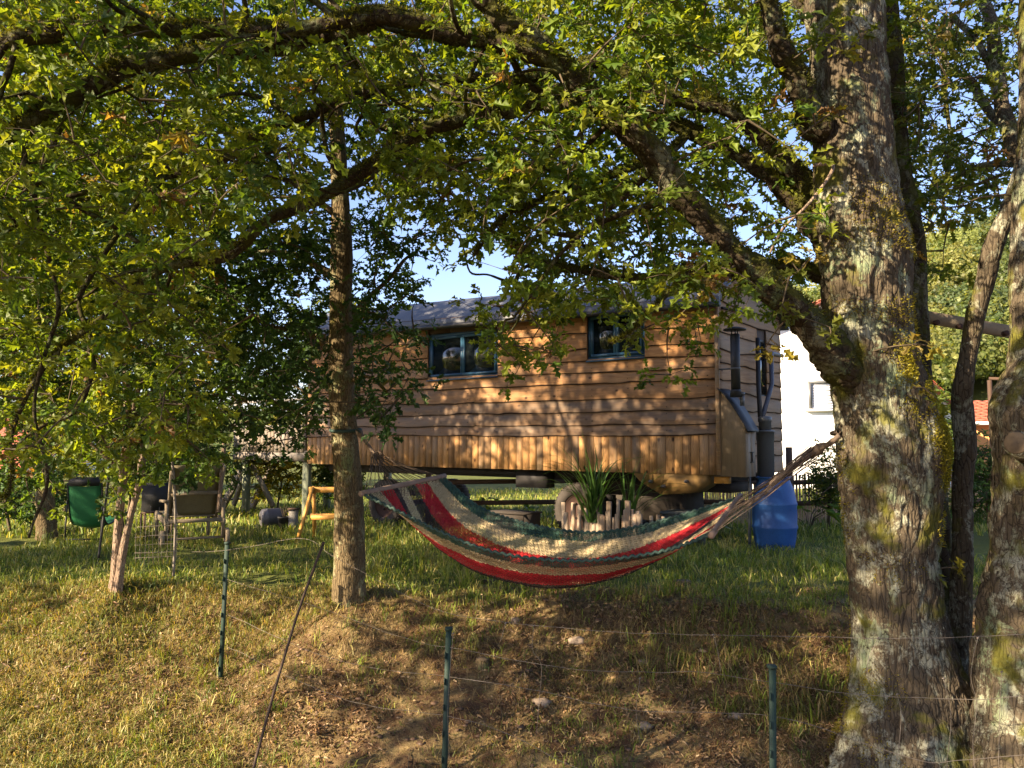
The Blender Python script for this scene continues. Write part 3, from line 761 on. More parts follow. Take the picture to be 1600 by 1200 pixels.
# ------------------------------------------------------------------ the wagon
ANG = math.radians(142)
def wall_u(px):
    t = (px - 800) / F
    return (2.777 - t * 10.9) / (.78801 + t * .61566)
WP = (2.777, 10.9, 0.0)
wag = Thing('wooden_wagon', WP, 'wooden caravan on wheels clad in wavy edged boards with a grey roof', 'caravan', rz=ANG)
def wz(px, py):   # height on the long wall seen at a pixel
    u = wall_u(px); Y = 10.9 + .61566 * u; return at(px, py, Y)[2]
ZB, ZL = wz(1120, 742), wz(1120, 678)
LINES = [ZL] + [wz(1120, y) for y in (661, 640, 619, 592, 573, 554, 534, 507)] + [wz(1120, 468)]
W1 = (wall_u(779), wall_u(669), wz(724, 591), wz(724, 518)); W2 = (wall_u(1010), wall_u(919), wz(950, 562), wz(950, 487))
LEN = 8.75; WID = 2.45
TOPZ = LINES[-1]
KL = .033                          # the eave climbs a little towards the far end
def lift_arr(V):
    V = np.array(V, float); V[:, 2] += KL * np.maximum(V[:, 0], 0) * np.clip((V[:, 2] - ZL) / (TOPZ - ZL), 0, 1); return V
def lift(m): m.v = [lift_arr(V) for V in m.v]; return m
def unlift(z, u): k = KL * u / (TOPZ - ZL); return (z + k * ZL) / (1 + k)
WS = []
for h_ in (W1, W2):
    um = (h_[0] + h_[1]) / 2; WS.append((h_[0], h_[1], unlift(h_[2], um), unlift(h_[3], um)))
WS = tuple(WS)
def wavy_board(u0, u1, zb, zt, seed, amp=.014, axis='x', other=0.0, sign=1, clip_top=None):
    """a board with a wavy live lower edge, its foot proud of the board below"""
    n = max(3, int((u1 - u0) * 7)); u = np.linspace(u0, u1, n)
    q = np.stack([u, u * 0 + seed * 3.1, u * 0], 1)
    b = zb + amp * (noise3(q, 1.3, seed) * 1.3 + .6 * noise3(q, 4.5, seed + 2)) - .012
    t = np.full(n, zt + .02)
    if clip_top is not None: t = np.minimum(t, clip_top(u)); b = np.minimum(b, t - .005)
    o0, o1, ob = .030, .014, 0.0
    V = []
    eh = .010 + .009 * np.clip(noise3(q, 3.0, seed + 5) + .4, 0, 2)
    for k in range(n):
        V += [(u[k], o0, b[k]), (u[k], o1, t[k]), (u[k], ob, t[k]), (u[k], ob, b[k] + .002), (u[k], o0 + .001, min(b[k] + eh[k], t[k] - .001))]
    V = np.array(V)
    Q = []
    for k in range(n - 1):
        a = k * 5; c = a + 5
        Q += [(a, c, c + 4, a + 4), (a + 3, c + 3, c, a), (a + 4, c + 4, c + 1, a + 1), (a + 1, c + 1, c + 2, a + 2), (a + 2, c + 2, c + 3, a + 3)]
    for e in (0, (n - 1) * 5): Q += [(e, e + 4, e + 2, e + 3), (e + 4, e + 1, e + 2, e + 2)][:1]
    if axis == 'y':   # end wall: runs towards -y from the corner, outward is -x
        V = np.stack([-V[:, 1], -V[:, 0], V[:, 2]], 1)
    m = MB(); m.add(V, Q); return m
def bark_edge(o):
    me = o.data; me.materials.append(M['bark_edge']); n = len(me.polygons)
    mi = np.zeros(n, np.int32); k = np.arange(n); body = k < (n - 2); mi[body & (k % 5 < 2)] = 1
    me.polygons.foreach_set('material_index', mi); return o
tint = lambda s, v=.12: tuple(float(x) for x in (np.clip(np.array(s) * rng.uniform(1 - v, 1 + v), 0, 4))) + (1.0,)
# core walls (behind the boards)
core = MB()
def ring_wall(y0, y1, holes):
    us = sorted({0.0, LEN} | {k_ * .7 for k_ in range(1, 12)} | {h[0] for h in holes} | {h[1] for h in holes})
    for a, b in zip(us[:-1], us[1:]):
        hs = [h for h in holes if h[0] <= a + 1e-6 and h[1] >= b - 1e-6]
        if hs: core.box((a, y0, ZB + .01), (b, y1, hs[0][2])); core.box((a, y0, hs[0][3]), (b, y1, TOPZ + .03))
        else: core.box((a, y0, ZB + .01), (b, y1, TOPZ + .03))
ring_wall(-.08, -.002, list(WS)); lift(core)
core.box((0, -WID, ZB + .01), (LEN, -WID + .08, TOPZ + .04)); core.box((0, -WID + .081, ZB + .01), (LEN, -.081, ZB + .09))
core.box((LEN - .08, -WID + .081, ZB + .091), (LEN, -.081, TOPZ + .04)); core.box((0.002, -WID + .081, ZB + .091), (.08, -.081, TOPZ + .04))
wag.part('wall', core, M['dark_wood'], True)
for i in range(len(LINES) - 1):
    zb, zt = LINES[i], LINES[i + 1]
    segs = [(0.0, LEN)]
    for h in WS:
        if zt > h[2] + .03 and zb < h[3] - .02:
            ns = []
            for a, b in segs:
                if h[0] > a and h[1] < b: ns += [(a, h[0]), (h[1], b)]
                else: ns.append((a, b))
            segs = ns
    if i in (1, 3): segs = [(0, 4.3), (4.302, LEN)] if len(segs) == 1 else segs
    for a, b in segs:
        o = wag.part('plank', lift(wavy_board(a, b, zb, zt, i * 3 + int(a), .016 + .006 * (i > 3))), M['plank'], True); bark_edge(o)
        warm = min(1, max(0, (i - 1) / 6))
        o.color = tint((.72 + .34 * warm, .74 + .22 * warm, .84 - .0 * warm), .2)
m = MB()
for u_ in np.arange(.12, LEN, .62):
    for i in range(len(LINES) - 1):
        z_ = LINES[i] + .05
        if any(h[0] - .05 < u_ < h[1] + .05 and z_ > h[2] - .1 for h in WS): continue
        for dz in (0, .09): m.box((u_ - .005 + rng.normal(0, .008), .022, z_ + dz - .005), (u_ + .005, .031 - dz * .06, z_ + dz + .005))
wag.part('nail_heads', lift(m), M['steel_dark'], True, kind='stuff')
# upright boards below
u = 0.0
while u < LEN - .02:
    w = rng.uniform(.12, .15); w = min(w, LEN - u)
    m = MB(); m.box((u + .004, .0, ZB - .005 * rng.random()), (u + w - .004, .016 + .004 * rng.random(), ZL + .02))
    o = wag.part('upright_board', m, M['batten'], True); g = rng.random()
    o.color = tint((1.05, 1.02, 1.0) if g > .35 else (.70, .70, .74), .2); u += w
# corner trim
m = MB(); m.box((-.055, .002, ZB), (-.002, .045, TOPZ - .02)); wag.part('corner_post', m, M['plank'], True)
# end wall boards with the barrel shaped top
def roof_z(v): return TOPZ + .02 + .46 * (1 - ((v - WID / 2) / (WID / 2)) ** 2)
zz = ZB; i = 0
WE = (1.45, 1.83, ZB + 1.12, ZB + 2.0)
while zz < TOPZ + .45:
    h = rng.uniform(.19, .25); top = zz + h
    segs = [(0.01, WID - .01)]
    if top > WE[2] + .03 and zz < WE[3] - .03: segs = [(0.01, WE[0]), (WE[1], WID - .01)]
    for a, b in segs:
        if zz > TOPZ:
            k = math.sqrt(max(0, 1 - (zz - TOPZ) / .46)) * WID / 2; a, b = WID / 2 - k + .02, WID / 2 + k - .02
        if b - a > .15:
            o = wag.part('plank', wavy_board(a, b, zz, top, 60 + i, .03, 'y', clip_top=lambda q: roof_z(q) + .01), M['plank_end'], True); bark_edge(o); o.color = tint((1.08, .97, .84), .15)
    zz = top; i += 1
# gable infill behind boards
gv = np.linspace(0.0, WID, 15); V = []; 
for v_ in gv: V += [(.004, -v_, TOPZ), (.004, -v_, roof_z(v_)), (.05, -v_, TOPZ), (.05, -v_, roof_z(v_))]
Q = []
for k in range(14): a = k * 4; Q += [(a, a + 4, a + 5, a + 1), (a + 2, a + 3, a + 7, a + 6), (a + 1, a + 5, a + 7, a + 3)]
m = MB(); m.add(V, Q); wag.part('gable', m, M['dark_wood'], True)
# roof: a curved slab with fascia
OV = .17
vs = np.linspace(-OV, WID + OV, 25)
def rz2(v): return TOPZ + .05 + .46 * (1 - (abs(v - WID / 2) / (WID / 2 + .02)) ** 2.2)
V = []; xs = np.linspace(-.14, LEN + .15, 12)
for x in xs:
    for v_ in vs: V.append((x, -v_, rz2(v_) + .055 + .006 * noise3(np.array([x, v_, 0.0]), 1.5, 3)))
    for v_ in vs: V.append((x, -v_, rz2(v_)))
Q = []; n = 25
for k in range(11):
    for j in range(24):
        a = k * 50 + j; Q += [(a, a + 50, a + 51, a + 1), (a + 25, a + 26, a + 76, a + 75)]
    a = k * 50; Q += [(a, a + 25, a + 75, a + 50), (a + 24, a + 74, a + 99, a + 49)]
for j in range(24): Q += [(j, j + 1, j + 26, j + 25), (550 + j, 575 + j, 576 + j, 551 + j)]
m = MB(); m.add(V, Q); roofo = wag.part('roof', lift(m), M['roof'], True, True)
m = MB(); m.box((-.15, OV + .002, rz2(-OV) - .05), (LEN + .16, OV + .03, rz2(-OV) + .085)); wag.part('fascia', lift(m), M['roof'], True, parent=roofo)
m = MB()   # half round gutter under the near eave, soffit
m.tube([(-.16, OV + .04, rz2(-OV) - .02), (LEN + .16, OV + .04, rz2(-OV) - .05)], .04, 10); wag.part('gutter', lift(m), M['black_metal'], True, True, parent=roofo)
m = MB(); m.box((-.1, .036, TOPZ - .02), (LEN, OV, TOPZ + .02)); wag.part('soffit', lift(m), M['dark_wood'], True, parent=roofo)
m = MB()   # pale verge board along the curved end, seen at the far eave
vv = np.linspace(WID * .62, WID + OV + .02, 10)
V = []
for v_ in vv: z1 = rz2(v_) + .08; V += [(-.175, -v_, z1), (-.175, -v_, z1 - .19), (-.145, -v_, z1), (-.145, -v_, z1 - .19)]
Q = []
for k in range(9): a = k * 4; Q += [(a, a + 1, a + 5, a + 4), (a + 2, a + 6, a + 7, a + 3), (a, a + 4, a + 6, a + 2), (a + 1, a + 3, a + 7, a + 5)]
Q += [(36, 37, 39, 38)]; m.add(V, Q); wag.part('verge_board', m, M['white_trim'], True, parent=roofo)
m = MB(); m.tube([(-.09, -WID - OV - .03, rz2(WID + OV) - .02), (LEN, -WID - OV - .03, rz2(WID + OV) - .04)], .045, 10); wag.part('gutter', lift(m), M['grey_plastic'], True, True, parent=roofo)
# windows
def casement(u0, u1, z0, z1, sashes=2):
    m = MB(); w = .05; d0, d1 = -.075, -.015
    m.box((u0, d0, z0), (u1, d1, z0 + w)); m.box((u0, d0, z1 - w), (u1, d1, z1)); m.box((u0, d0, z0 + w), (u0 + w, d1, z1 - w)); m.box((u1 - w, d0, z0 + w), (u1, d1, z1 - w))
    f = wag.part('window', m, M['blue_paint'], True)
    iw = (u1 - u0 - 2 * w) / sashes
    for k in range(sashes):
        a = u0 + w + k * iw + .003; b = a + iw - .006; s = .042; m = MB(); e0, e1 = -.055, .0
        zA, zB2 = z0 + w + .003, z1 - w - .003
        m.box((a, e0, zA), (b, e1, zA + s)); m.box((a, e0, zB2 - s), (b, e1, zB2)); m.box((a, e0, zA + s), (a + s, e1, zB2 - s)); m.box((b - s, e0, zA + s), (b, e1, zB2 - s))
        wag.part('sash', m, M['blue_paint'], True, parent=f)
        g = MB(); g.box((a + s, -.032, zA + s), (b - s, -.026, zB2 - s)); wag.part('pane', g, M['glass'], True, parent=f)
    m = MB(); m.box((u0 - .0, -.005, z0 - .022), (u1, .055, z0 - .002)); wag.part('sill', m, M['blue_paint'], True, parent=f)
    return f
casement(*W1); casement(*W2)
fr = MB()
fr.box((.0, -WE[1], WE[2]), (.03, -WE[0], WE[2] + .04)); fr.box((.0, -WE[1], WE[3] - .04), (.03, -WE[0], WE[3])); fr.box((0, -WE[0] - .04, WE[2] + .04), (.03, -WE[0], WE[3] - .04)); fr.box((0, -WE[1], WE[2] + .04), (.03, -WE[1] + .04, WE[3] - .04))
f = wag.part('window', fr, M['black_metal'], True)
g = MB(); g.box((-.006, -WE[1] + .04, WE[2] + .04), (-.001, -WE[0] - .04, WE[3] - .04)); wag.part('pane', g, M['glass'], True, parent=f)
# cupboard on the end wall (firewood / gas locker) with a black curved lid
bx, bd = .36, .32
cz0, cz1, cz2 = ZB - .02, at(1124, 607, 10.85)[2], at(1188, 663, 10.75)[2]
def prism(u0, u1, y0, y1, z00, z01, z10, z11):
    """box whose top slopes along -y"""
    V = [(u0, y0, z00), (u1, y0, z00), (u1, y1, z10), (u0, y1, z10), (u0, y0, z01), (u1, y0, z01), (u1, y1, z11), (u0, y1, z11)]
    m = MB(); m.add(V, [(0, 3, 2, 1), (4, 5, 6, 7), (0, 1, 5, 4), (1, 2, 6, 5), (2, 3, 7, 6), (3, 0, 4, 7)]); return m
m = MB(); zc = lambda x: cz1 - .02 + (cz2 - cz1) * (x / bx) ** 1.3
V = []; nX = 8
for k in range(nX + 1):
    x = bx * k / nX; V += [(-.04 - x, .012, cz0), (-.04 - x, .012, zc(x)), (-.04 - x, -.016, cz0), (-.04 - x, -.016, zc(x))]
Q = []
for k in range(nX): a = k * 4; Q += [(a, a + 1, a + 5, a + 4), (a + 2, a + 6, a + 7, a + 3), (a, a + 4, a + 6, a + 2)]
Q += [(32, 33, 35, 34)]; m.add(V, Q)
cup = wag.part('cupboard', m, M['grey_wood'], True); cup.color = (1.2, .98, .72, 1)
nb = 2
for k in range(nb):
    y0 = -.02 - k * (bd - .02) / nb; y1 = -.02 - (k + 1) * (bd - .02) / nb
    m = MB(); m.box((-.04 - bx, y1 + .003, cz0), (-.022 - bx, y0 - .003, zc(bx))); o = wag.part('board', m, M['grey_wood'], True, parent=cup); o.color = (1.5, 1.32, 1.1, 1)
m = MB(); m.box((-.02 - bx, -bd, cz0), (-.04, -bd + .02, zc(bx))); m.box((-.02 - bx, -bd + .02, cz0 - .0), (-.04, -.018, cz0 + .02)); wag.part('cupboard_side', m, M['grey_wood'], True, parent=cup)
m = MB(); V = []
for k in range(nX + 1):
    x = (bx + .05) * k / nX; z = zc(x) + .006; V += [(-.036 - x, .05, z), (-.036 - x, -bd - .03, z), (-.036 - x, .05, z + .022), (-.036 - x, -bd - .03, z + .022)]
Q = []
for k in range(nX): a = k * 4; Q += [(a, a + 4, a + 5, a + 1), (a + 2, a + 3, a + 7, a + 6), (a, a + 2, a + 6, a + 4), (a + 1, a + 5, a + 7, a + 3)]
Q += [(0, 1, 3, 2), (32, 34, 35, 33)]; m.add(V, Q); wag.part('lid', m, M['black_metal'], True, parent=cup)
m = MB(); zl = cz0 + .32; xx = -.047 - bx
m.box((xx - .012, -.24, zl), (xx, -.12, zl + .012)); m.box((xx - .012, -.19, zl - .12), (xx, -.17, zl - .002)); m.box((xx - .012, -.24, zl - .132), (xx, -.12, zl - .122)); wag.part('latch', m, M['black_metal'], True, parent=cup)
# stove pipe with a cap and clamp, small pipe
def wl(px, py, Y): return wag.loc(at(px, py, Y))[0]
pa = wl(1150, 617, 10.72); pb = wl(1150, 522, 10.72); pb[0], pb[1] = pa[0], pa[1]
m = MB(); m.tube([pa, pb], .062, 20); pipe = wag.part('stove_pipe', m, M['black_metal'], True, True)
m = MB(); m.lathe([(.0, 0.0), (.15, 0), (.15, .02), (.05, .045), (0, .05)], 24, pb + [0, 0, .05]); wag.part('pipe_cap', m, M['black_metal'], True, parent=pipe)
m = MB(); 
for a in (0, 2.1, 4.2): m.box(pb + [math.cos(a) * .045 - .006, math.sin(a) * .045 - .006, -.01], pb + [math.cos(a) * .045 + .006, math.sin(a) * .045 + .006, .052])
wag.part('cap_strut', m, M['black_metal'], True, parent=pipe)
pc = pa + (pb - pa) * .42; m = MB(); m.tube([pc, pc + [0, 0, .02]], .067, 20); m.bar(pc + [.06, 0, .01], (-.03, pc[1], pc[2] + .01), .02, .02); wag.part('clamp', m, M['grey_plastic'], True, parent=pipe)
m = MB(); m.lathe([(.0, 0), (.085, 0), (.075, .03), (.082, .035), (.07, .065), (.076, .07), (.064, .1), (0, .1)], 20, pa + [0, 0, -.03]); wag.part('pipe_boot', m, M['black_metal'], True, parent=pipe)
p0 = wl(1160, 634, 10.7); m = MB(); m.tube([p0, p0 + [0, 0, .14]], .03, 14); m.tube([p0 + [0, 0, .14], p0 + [0, 0, .18]], .038, 14); wag.part('vent_pipe', m, M['grey_plastic'], True, True)
# rain pipes
def pipepart(name, pts, r, mat, n=14): m = MB(); m.tube([wl(*p) for p in pts], r, n); return wag.part(name, m, M[mat], True, True)
pipepart('drainpipe', [(1184, 528, 11.75), (1185, 600, 11.7), (1188, 655, 11.35)], .033, 'black_metal')
pipepart('drainpipe', [(1222, 556, 12.9), (1206, 552, 12.4), (1205, 562, 11.95), (1206, 600, 11.85), (1203, 612, 11.8), (1190, 656, 11.4)], .033, 'blue_grey_pipe')
m = MB(); b0 = wl(1197, 748, 11.2); zt = wl(1197, 673, 11.2)[2]; b0z = b0[2]; c0 = np.array([b0[0], b0[1], 0])
m.lathe([(0, b0z - .06), (.115, b0z - .06), (.115, zt - .14), (.122, zt - .135), (.122, zt - .02), (.128, zt - .02), (.128, zt), (.07, zt + .012), (.0, zt + .012)], 28, c0); wag.part('rain_filter', m, M['grey_plastic'], True, True)
m = MB(); c1 = c0 + [.0, 0, 0]; m.lathe([(.0, zt), (.085, zt), (.085, zt + .12), (.095, zt + .125), (.095, zt + .19), (.06, zt + .2), (0, zt + .2)], 24, c1); wag.part('pipe_joint', m, M['grey_plastic'], True, True)
m = MB(); m.tube([wl(1092, 632, 10.8)[:3] * 0 + np.array([-.06, -1.3, ZB + 2.35]), np.array([-.06, -.1, ZB + 2.28])], .02, 8); wag.part('conduit', m, M['black_metal'], True, True)
# chassis
m = MB(); 
for v_ in (-.5, -1.95): m.box((.15, v_ - .05, ZB - .16), (LEN - .1, v_ + .05, ZB - .012))
for x in (.3, 2.2, 4.5, 6.8, 8.5): m.box((x - .04, -1.899, ZB - .14), (x + .04, -.551, ZB - .02))
m.box((3.0, -.45, ZB - .3), (3.6, -.2, ZB - .03))
wag.part('chassis', m, M['steel_dark'], True)
m = MB(); m.box((.9, -1.5, ZB - .75), (2.9, -.75, ZB - .165)); m.box((.2, -1.7, ZB - .3), (.85, -.9, ZB - .165)); wag.part('underside_shade_box', m, M['dark_box'], True)  # dark boxes added to stand in for the shade beneath the floor
def wheel(x, v_, r, zc_):
    m = MB(); pr = [(r * .62, -.11), (r * .9, -.125), (r, -.09), (r, .09), (r * .9, .125), (r * .62, .11)]
    m.lathe([(a, b) for a, b in pr] + [(r * .62, -.11)], 40, (x, v_, zc_), 'y')
    w = wag.part('wheel', m, M['rubber'], True, True)
    m = MB(); m.lathe([(0, .03), (r * .13, .05), (r * .16, .03), (r * .42, .02), (r * .48, .06), (r * .58, .07), (r * .62, .10), (r * .62, -.10), (r * .5, -.06), (0, -.06)], 32, (x, v_, zc_), 'y')
    wag.part('rim', m, M['rust'], True, True, parent=w)
    m = MB()
    for k in range(6):
        a = k * math.pi / 3; m.lathe([(0, .032), (.016, .032), (.016, .058), (0, .058)], 8, (x + math.cos(a) * r * .3, v_, zc_ + math.sin(a) * r * .3), 'y')
    wag.part('wheel_nut', m, M['steel_dark'], True, parent=w, kind='stuff')
    m = MB()
    for k in range(40):
        a = k * math.pi / 20; c, s = math.cos(a), math.sin(a)
        p = np.array([x + c * (r + .006), v_, zc_ + s * (r + .006)]); m.bar(p - [0, .1, 0], p + [0, .1, 0], .03, .012, (c, 0, s))
    wag.part('tread', m, M['rubber'], True, parent=w, kind='stuff')
def lx(u, v_): p = wag.M @ Vector((u, v_, 0)); return p
for x in (2.42, 6.75):
    for v_ in (-.33, -2.1):
        p = lx(x, v_); wheel(x, v_, .43, gz(p.x, p.y) + .41)
    m = MB(); p = lx(x, -1.2); zc_ = gz(p.x, p.y) + .42; m.tube([(x, -.4, zc_), (x, -2.05, zc_)], .05, 10); wag.part('axle', m, M['steel_dark'], True)
    m = MB(); m.bar((x - .5, -.52, zc_ + .22), (x + .5, -.52, zc_ + .22), .08, .09); m.box((x - .3, -.56, zc_), (x + .3, -.48, zc_ + .18)); wag.part('leaf_spring', m, M['steel_dark'], True)
# ochre tank slung beneath with fittings, plus tap and bracket
m = MB(); V = []; pr = [(.05, 0), (.08, -.12), (.3, -.26), (.75, -.30), (1.05, -.15), (1.2, -.02), (1.2, 0)]
for x, z in pr: V += [(x + .1, .0, ZB + z), (x + .1, -.5, ZB + z)]
Q = [(2 * k, 2 * k + 2, 2 * k + 3, 2 * k + 1) for k in range(6)] + [(12, 0, 1, 13)]
m.add(V, Q, [(0, 2 * k + 2, 2 * k) for k in range(1, 6)] + [(1, 2 * k + 1, 2 * k + 3) for k in range(1, 6)]); tank = wag.part('tank', m, M['ochre'], True)
for x, z in ((.45, -.1), (.8, -.18), (1.0, -.12)):
    m = MB(); m.lathe([(0, 0), (.025, 0), (.025, .05), (.012, .055), (.012, .09), (0, .09)], 12, (x, .0, ZB + z), 'y'); wag.part('fitting', m, M['wire'], True, parent=tank)
m = MB(); m.box((-.1, -.2, ZB - .12), (.1, -.1, ZB - .03)); wag.part('bracket', m, M['orange_wood'], True)
m = MB(); m.tube([(-.3, -.35, ZB - .02), (-.32, -.3, ZB - .2), (-.3, -.3, gz(3, 11) + .02)], .022, 8); wag.part('drain_hose', m, M['grey_plastic'], True, True)

# ------------------------------------------------------------------ deck beside the wagon
dk = Thing('raised_deck', (wag.M @ Vector((LEN + .05, 0, 0))), 'weathered timber deck on green posts with stairs, left end of the wagon', 'deck', rz=ANG)
DL = 2.55; zd = ZB + .12
m = MB(); m.box((.02, -.03, zd - .08), (DL, .03, zd + .1)); o = dk.part('beam', m, M['grey_beam'], True)
m = MB(); m.box((.02, -WID, zd - .08), (DL, -WID + .06, zd + .1)); dk.part('beam', m, M['grey_beam'], True)
k = 0.02
while k < DL - .1:
    m = MB(); m.box((k, -WID + .061, zd + .1), (k + .135, .028, zd + .13)); dk.part('deck_board', m, M['grey_wood'], True); k += .142
for x in (.1, DL - .35):
    for v_ in (-.1, -WID + .12):
        p = dk.M @ Vector((x, v_, 0)); m = MB(); m.box((x - .07, v_ - .06, gz(p.x, p.y) - .1), (x + .07, v_ + .06, zd - .081)); dk.part('post', m, M['green_wood'], True)
k = .04
while k < DL - .1:
    m = MB(); m.box((k, .031, zd + .102), (k + .11, .052, zd + .62)); o = dk.part('railing_board', m, M['grey_wood'], True); o.color = tint((1, .95, .9)); k += .122
m = MB(); m.box((0.02, -.03, zd + .621), (DL, .07, zd + .66)); dk.part('rail', m, M['grey_beam'], True)
for x in (.06, DL - .06):
    m = MB(); m.box((x - .04, -.03, zd + .132), (x + .04, .029, zd + .62)); m.box((x - .04, -.03, zd + .661), (x + .04, .03, zd + 1.15)); dk.part('railing_post', m, M['grey_wood'], True)
m = MB(); m.box((.02, -.02, zd + 1.151), (DL, .04, zd + 1.2)); dk.part('rail', m, M['grey_beam'], True)
for v_ in (-.35, -1.15):   # stairs drop away past the deck end
    p = dk.M @ Vector((DL + .9, v_, 0)); g0 = gz(p.x, p.y)
    m = MB(); m.bar((DL - .05, v_, zd + .02), (DL + 1.0, v_, g0 + .02), .05, .2); dk.part('stringer', m, M['grey_wood'], True)
for k in range(4):
    f = (k + .7) / 4.6; x = DL - .05 + f * 1.05; z = zd + (g0 - zd) * f
    m = MB(); m.box((x - .1, -1.12, z), (x + .1, -.38, z + .035)); dk.part('tread', m, M['grey_wood'], True)
for a, b in (((DL - .4, zd - .1), (DL - 1.25, .1)), ((DL - .3, zd - .1), (DL + .2, .05))):
    m = MB(); m.bar((a[0], -.16, a[1]), (b[0], -.16, b[1] + .1), .05, .12); dk.part('brace', m, M['grey_wood'], True)

# ------------------------------------------------------------------ rain barrel
bp = at(1210, 800, 11.0); bz = gz(bp[0], bp[1])
bar = Thing('rain_barrel', (bp[0], bp[1], bz), 'blue plastic rain barrel at the right end of the wagon', 'barrel')
H = at(1210, 748, 11.0)[2] - bz
m = MB(); m.lathe([(0, 0.0), (.22, 0), (.245, .03), (.272, H * .16), (.288, H * .30), (.300, H * .325), (.300, H * .345), (.290, H * .37), (.295, H * .5), (.290, H * .62), (.300, H * .645), (.300, H * .665), (.288, H * .69), (.262, H * .85), (.215, H * .97), (.205, H), (.235, H + .01), (.235, H + .03), (.215, H + .03), (.20, H * .97)], 48)
bar.part('drum', m, M['barrel'], True, True)
m = MB(); m.lathe([(.198, H + .0), (.19, H + .012), (0, H + .014)], 40); bar.part('lid', m, M['dark_box'], True)

# ------------------------------------------------------------------ planter with sticks, reed plants
pc = at(962, 820, 11.25); pz = gz(pc[0], pc[1])
pl = Thing('stick_planter', (pc[0], pc[1], pz), 'row of buckets fenced with upright split logs under the wagon side', 'planter', rz=ANG - math.radians(10))
for k in range(29):
    x = -.62 + k * .05 + rng.normal(0, .006); h = rng.uniform(.40, .58) * (1.0 if k % 4 else 1.15); w = rng.uniform(.018, .05)
    y = .2 + rng.normal(0, .015) ; ln = rng.normal(0, .025)
    m = MB()
    if w < .028: m.tube([(x, y, -.05), (x + ln, y, h)], [w, w * .9], 10)
    else: m.bar((x, y, -.05), (x + ln, y, h), w * 1.6, .03, (0, 1, 0))
    o = pl.part('stick', m, M['grey_wood'], True, w < .028); o.color = tint((1.5, 1.25, 1.0), .3)
for k in range(6):
    x = -.64 ; y = .15 - k * .07; m = MB(); m.tube([(x, y, -.05), (x + rng.normal(0, .02), y, rng.uniform(.35, .5))], .025, 8); o = pl.part('stick', m, M['grey_wood'], True); o.color = tint((1.4, 1.2, 1.0), .3)
for x in (-.32, .1, .42):
    m = MB(); m.lathe([(0, 0), (.13, 0), (.16, .36), (.17, .36), (.17, .38), (.15, .38), (.145, .33), (0, .33)], 24, (x, .0, 0)); pl.part('bucket', m, M['pot'], True, True)
def reed(px, label, hgt, n, lean, seed):
    r2 = np.random.default_rng(seed)
    p = at(px, 790, 11.3); z = gz(p[0], p[1]) + .33
    t = Thing('reed_plant', (p[0], p[1], z), label, 'plant', 'reeds in the stick planter')
    for k in range(n):
        a = r2.uniform(0, 6.28); L = hgt * r2.uniform(.45, 1.1); out = r2.uniform(.10, .78) * L
        d = np.array([math.cos(a) + lean, math.sin(a) * .7 - .1, 0]); s = np.array([r2.normal(0, .05), r2.normal(0, .05), 0])
        tt = np.linspace(0, 1, 9); kink = r2.uniform(.9, 2.2)
        c = s + d * (out * tt ** kink)[:, None] + np.array([0, 0, 1]) * (L * (tt - .42 * (out / L) * tt ** 3 * 1.6))[:, None]
        w = .017 * r2.uniform(.7, 1.3) * np.clip(1.05 - tt ** 2.2, .02, 1); sd = np.array([-d[1], d[0], 0]); sd /= np.linalg.norm(sd)
        V = np.stack([c - sd * w[:, None], c + [0, 0, -.004], c + sd * w[:, None]], 1).reshape(-1, 3)
        Q = []
        for i in range(8): b = i * 3; Q += [(b, b + 1, b + 4, b + 3), (b + 1, b + 2, b + 5, b + 4)]
        col = np.tile(np.array([[.045, .095, .018]]) * r2.uniform(.7, 1.8), (27, 1))
        t.raw('blade', V, [np.array(Q)], M['grassblade'], True, True, col)
reed(928, 'dense clump of tall green reeds in the left bucket', 1.32, 60, -.12, 1)
reed(985, 'sparser arching reeds leaning right in the right bucket', 1.12, 32, .4, 2)

# ------------------------------------------------------------------ things under and around the wagon
p = at(802, 815, 12.6); z = gz(p[0], p[1])
cr = Thing('dark_crate', (p[0], p[1], z), 'blackened wooden box under the wagon left of the front wheel', 'box', rz=ANG - math.pi)
for k in range(3): 
    m = MB(); m.box((-.36, -.22, .02 + k * .11), (.36, -.2, .122 + k * .11)); cr.part('slat', m, M['dark_box'], True)
m = MB(); m.box((-.36, -.199, 0), (-.34, .22, .35)); m.box((.34, -.199, 0), (.36, .22, .35)); m.box((-.339, .2, 0), (.339, .22, .35)); cr.part('box_side', m, M['dark_box'], True)
m = MB(); m.box((-.38, -.24, .352), (.38, .24, .375)); cr.part('lid', m, M['dark_box'], True)
p = at(1068, 795, 11.6); z = gz(p[0], p[1])
cb = Thing('concrete_block', (p[0], p[1], z), 'dark grey block supporting the wagon behind the reeds', 'block', rz=ANG)
m = MB(); m.box((-.24, -.2, -.05), (.24, .2, .48)); cb.part('block', m, M['concrete'], True)
m = MB(); m.box((-.26, -.22, .482), (.26, .22, .52)); cb.part('cap_slab', m, M['concrete'], True)
p = at(1092, 795, 11.2); z = gz(p[0], p[1])
gp = Thing('grey_pipe', (p[0], p[1], z), 'short upright grey plastic pipe beside the support block', 'pipe')
m = MB(); m.lathe([(0, 0), (.045, 0), (.045, .38), (.055, .38), (.055, .46), (.04, .46), (.04, .2)], 20); gp.part('tube', m, M['grey_plastic'], True, True)
m = MB(); m.lathe([(.046, .22), (.052, .222), (.052, .25), (.046, .252)], 20); gp.part('collar', m, M['grey_plastic'], True, True)
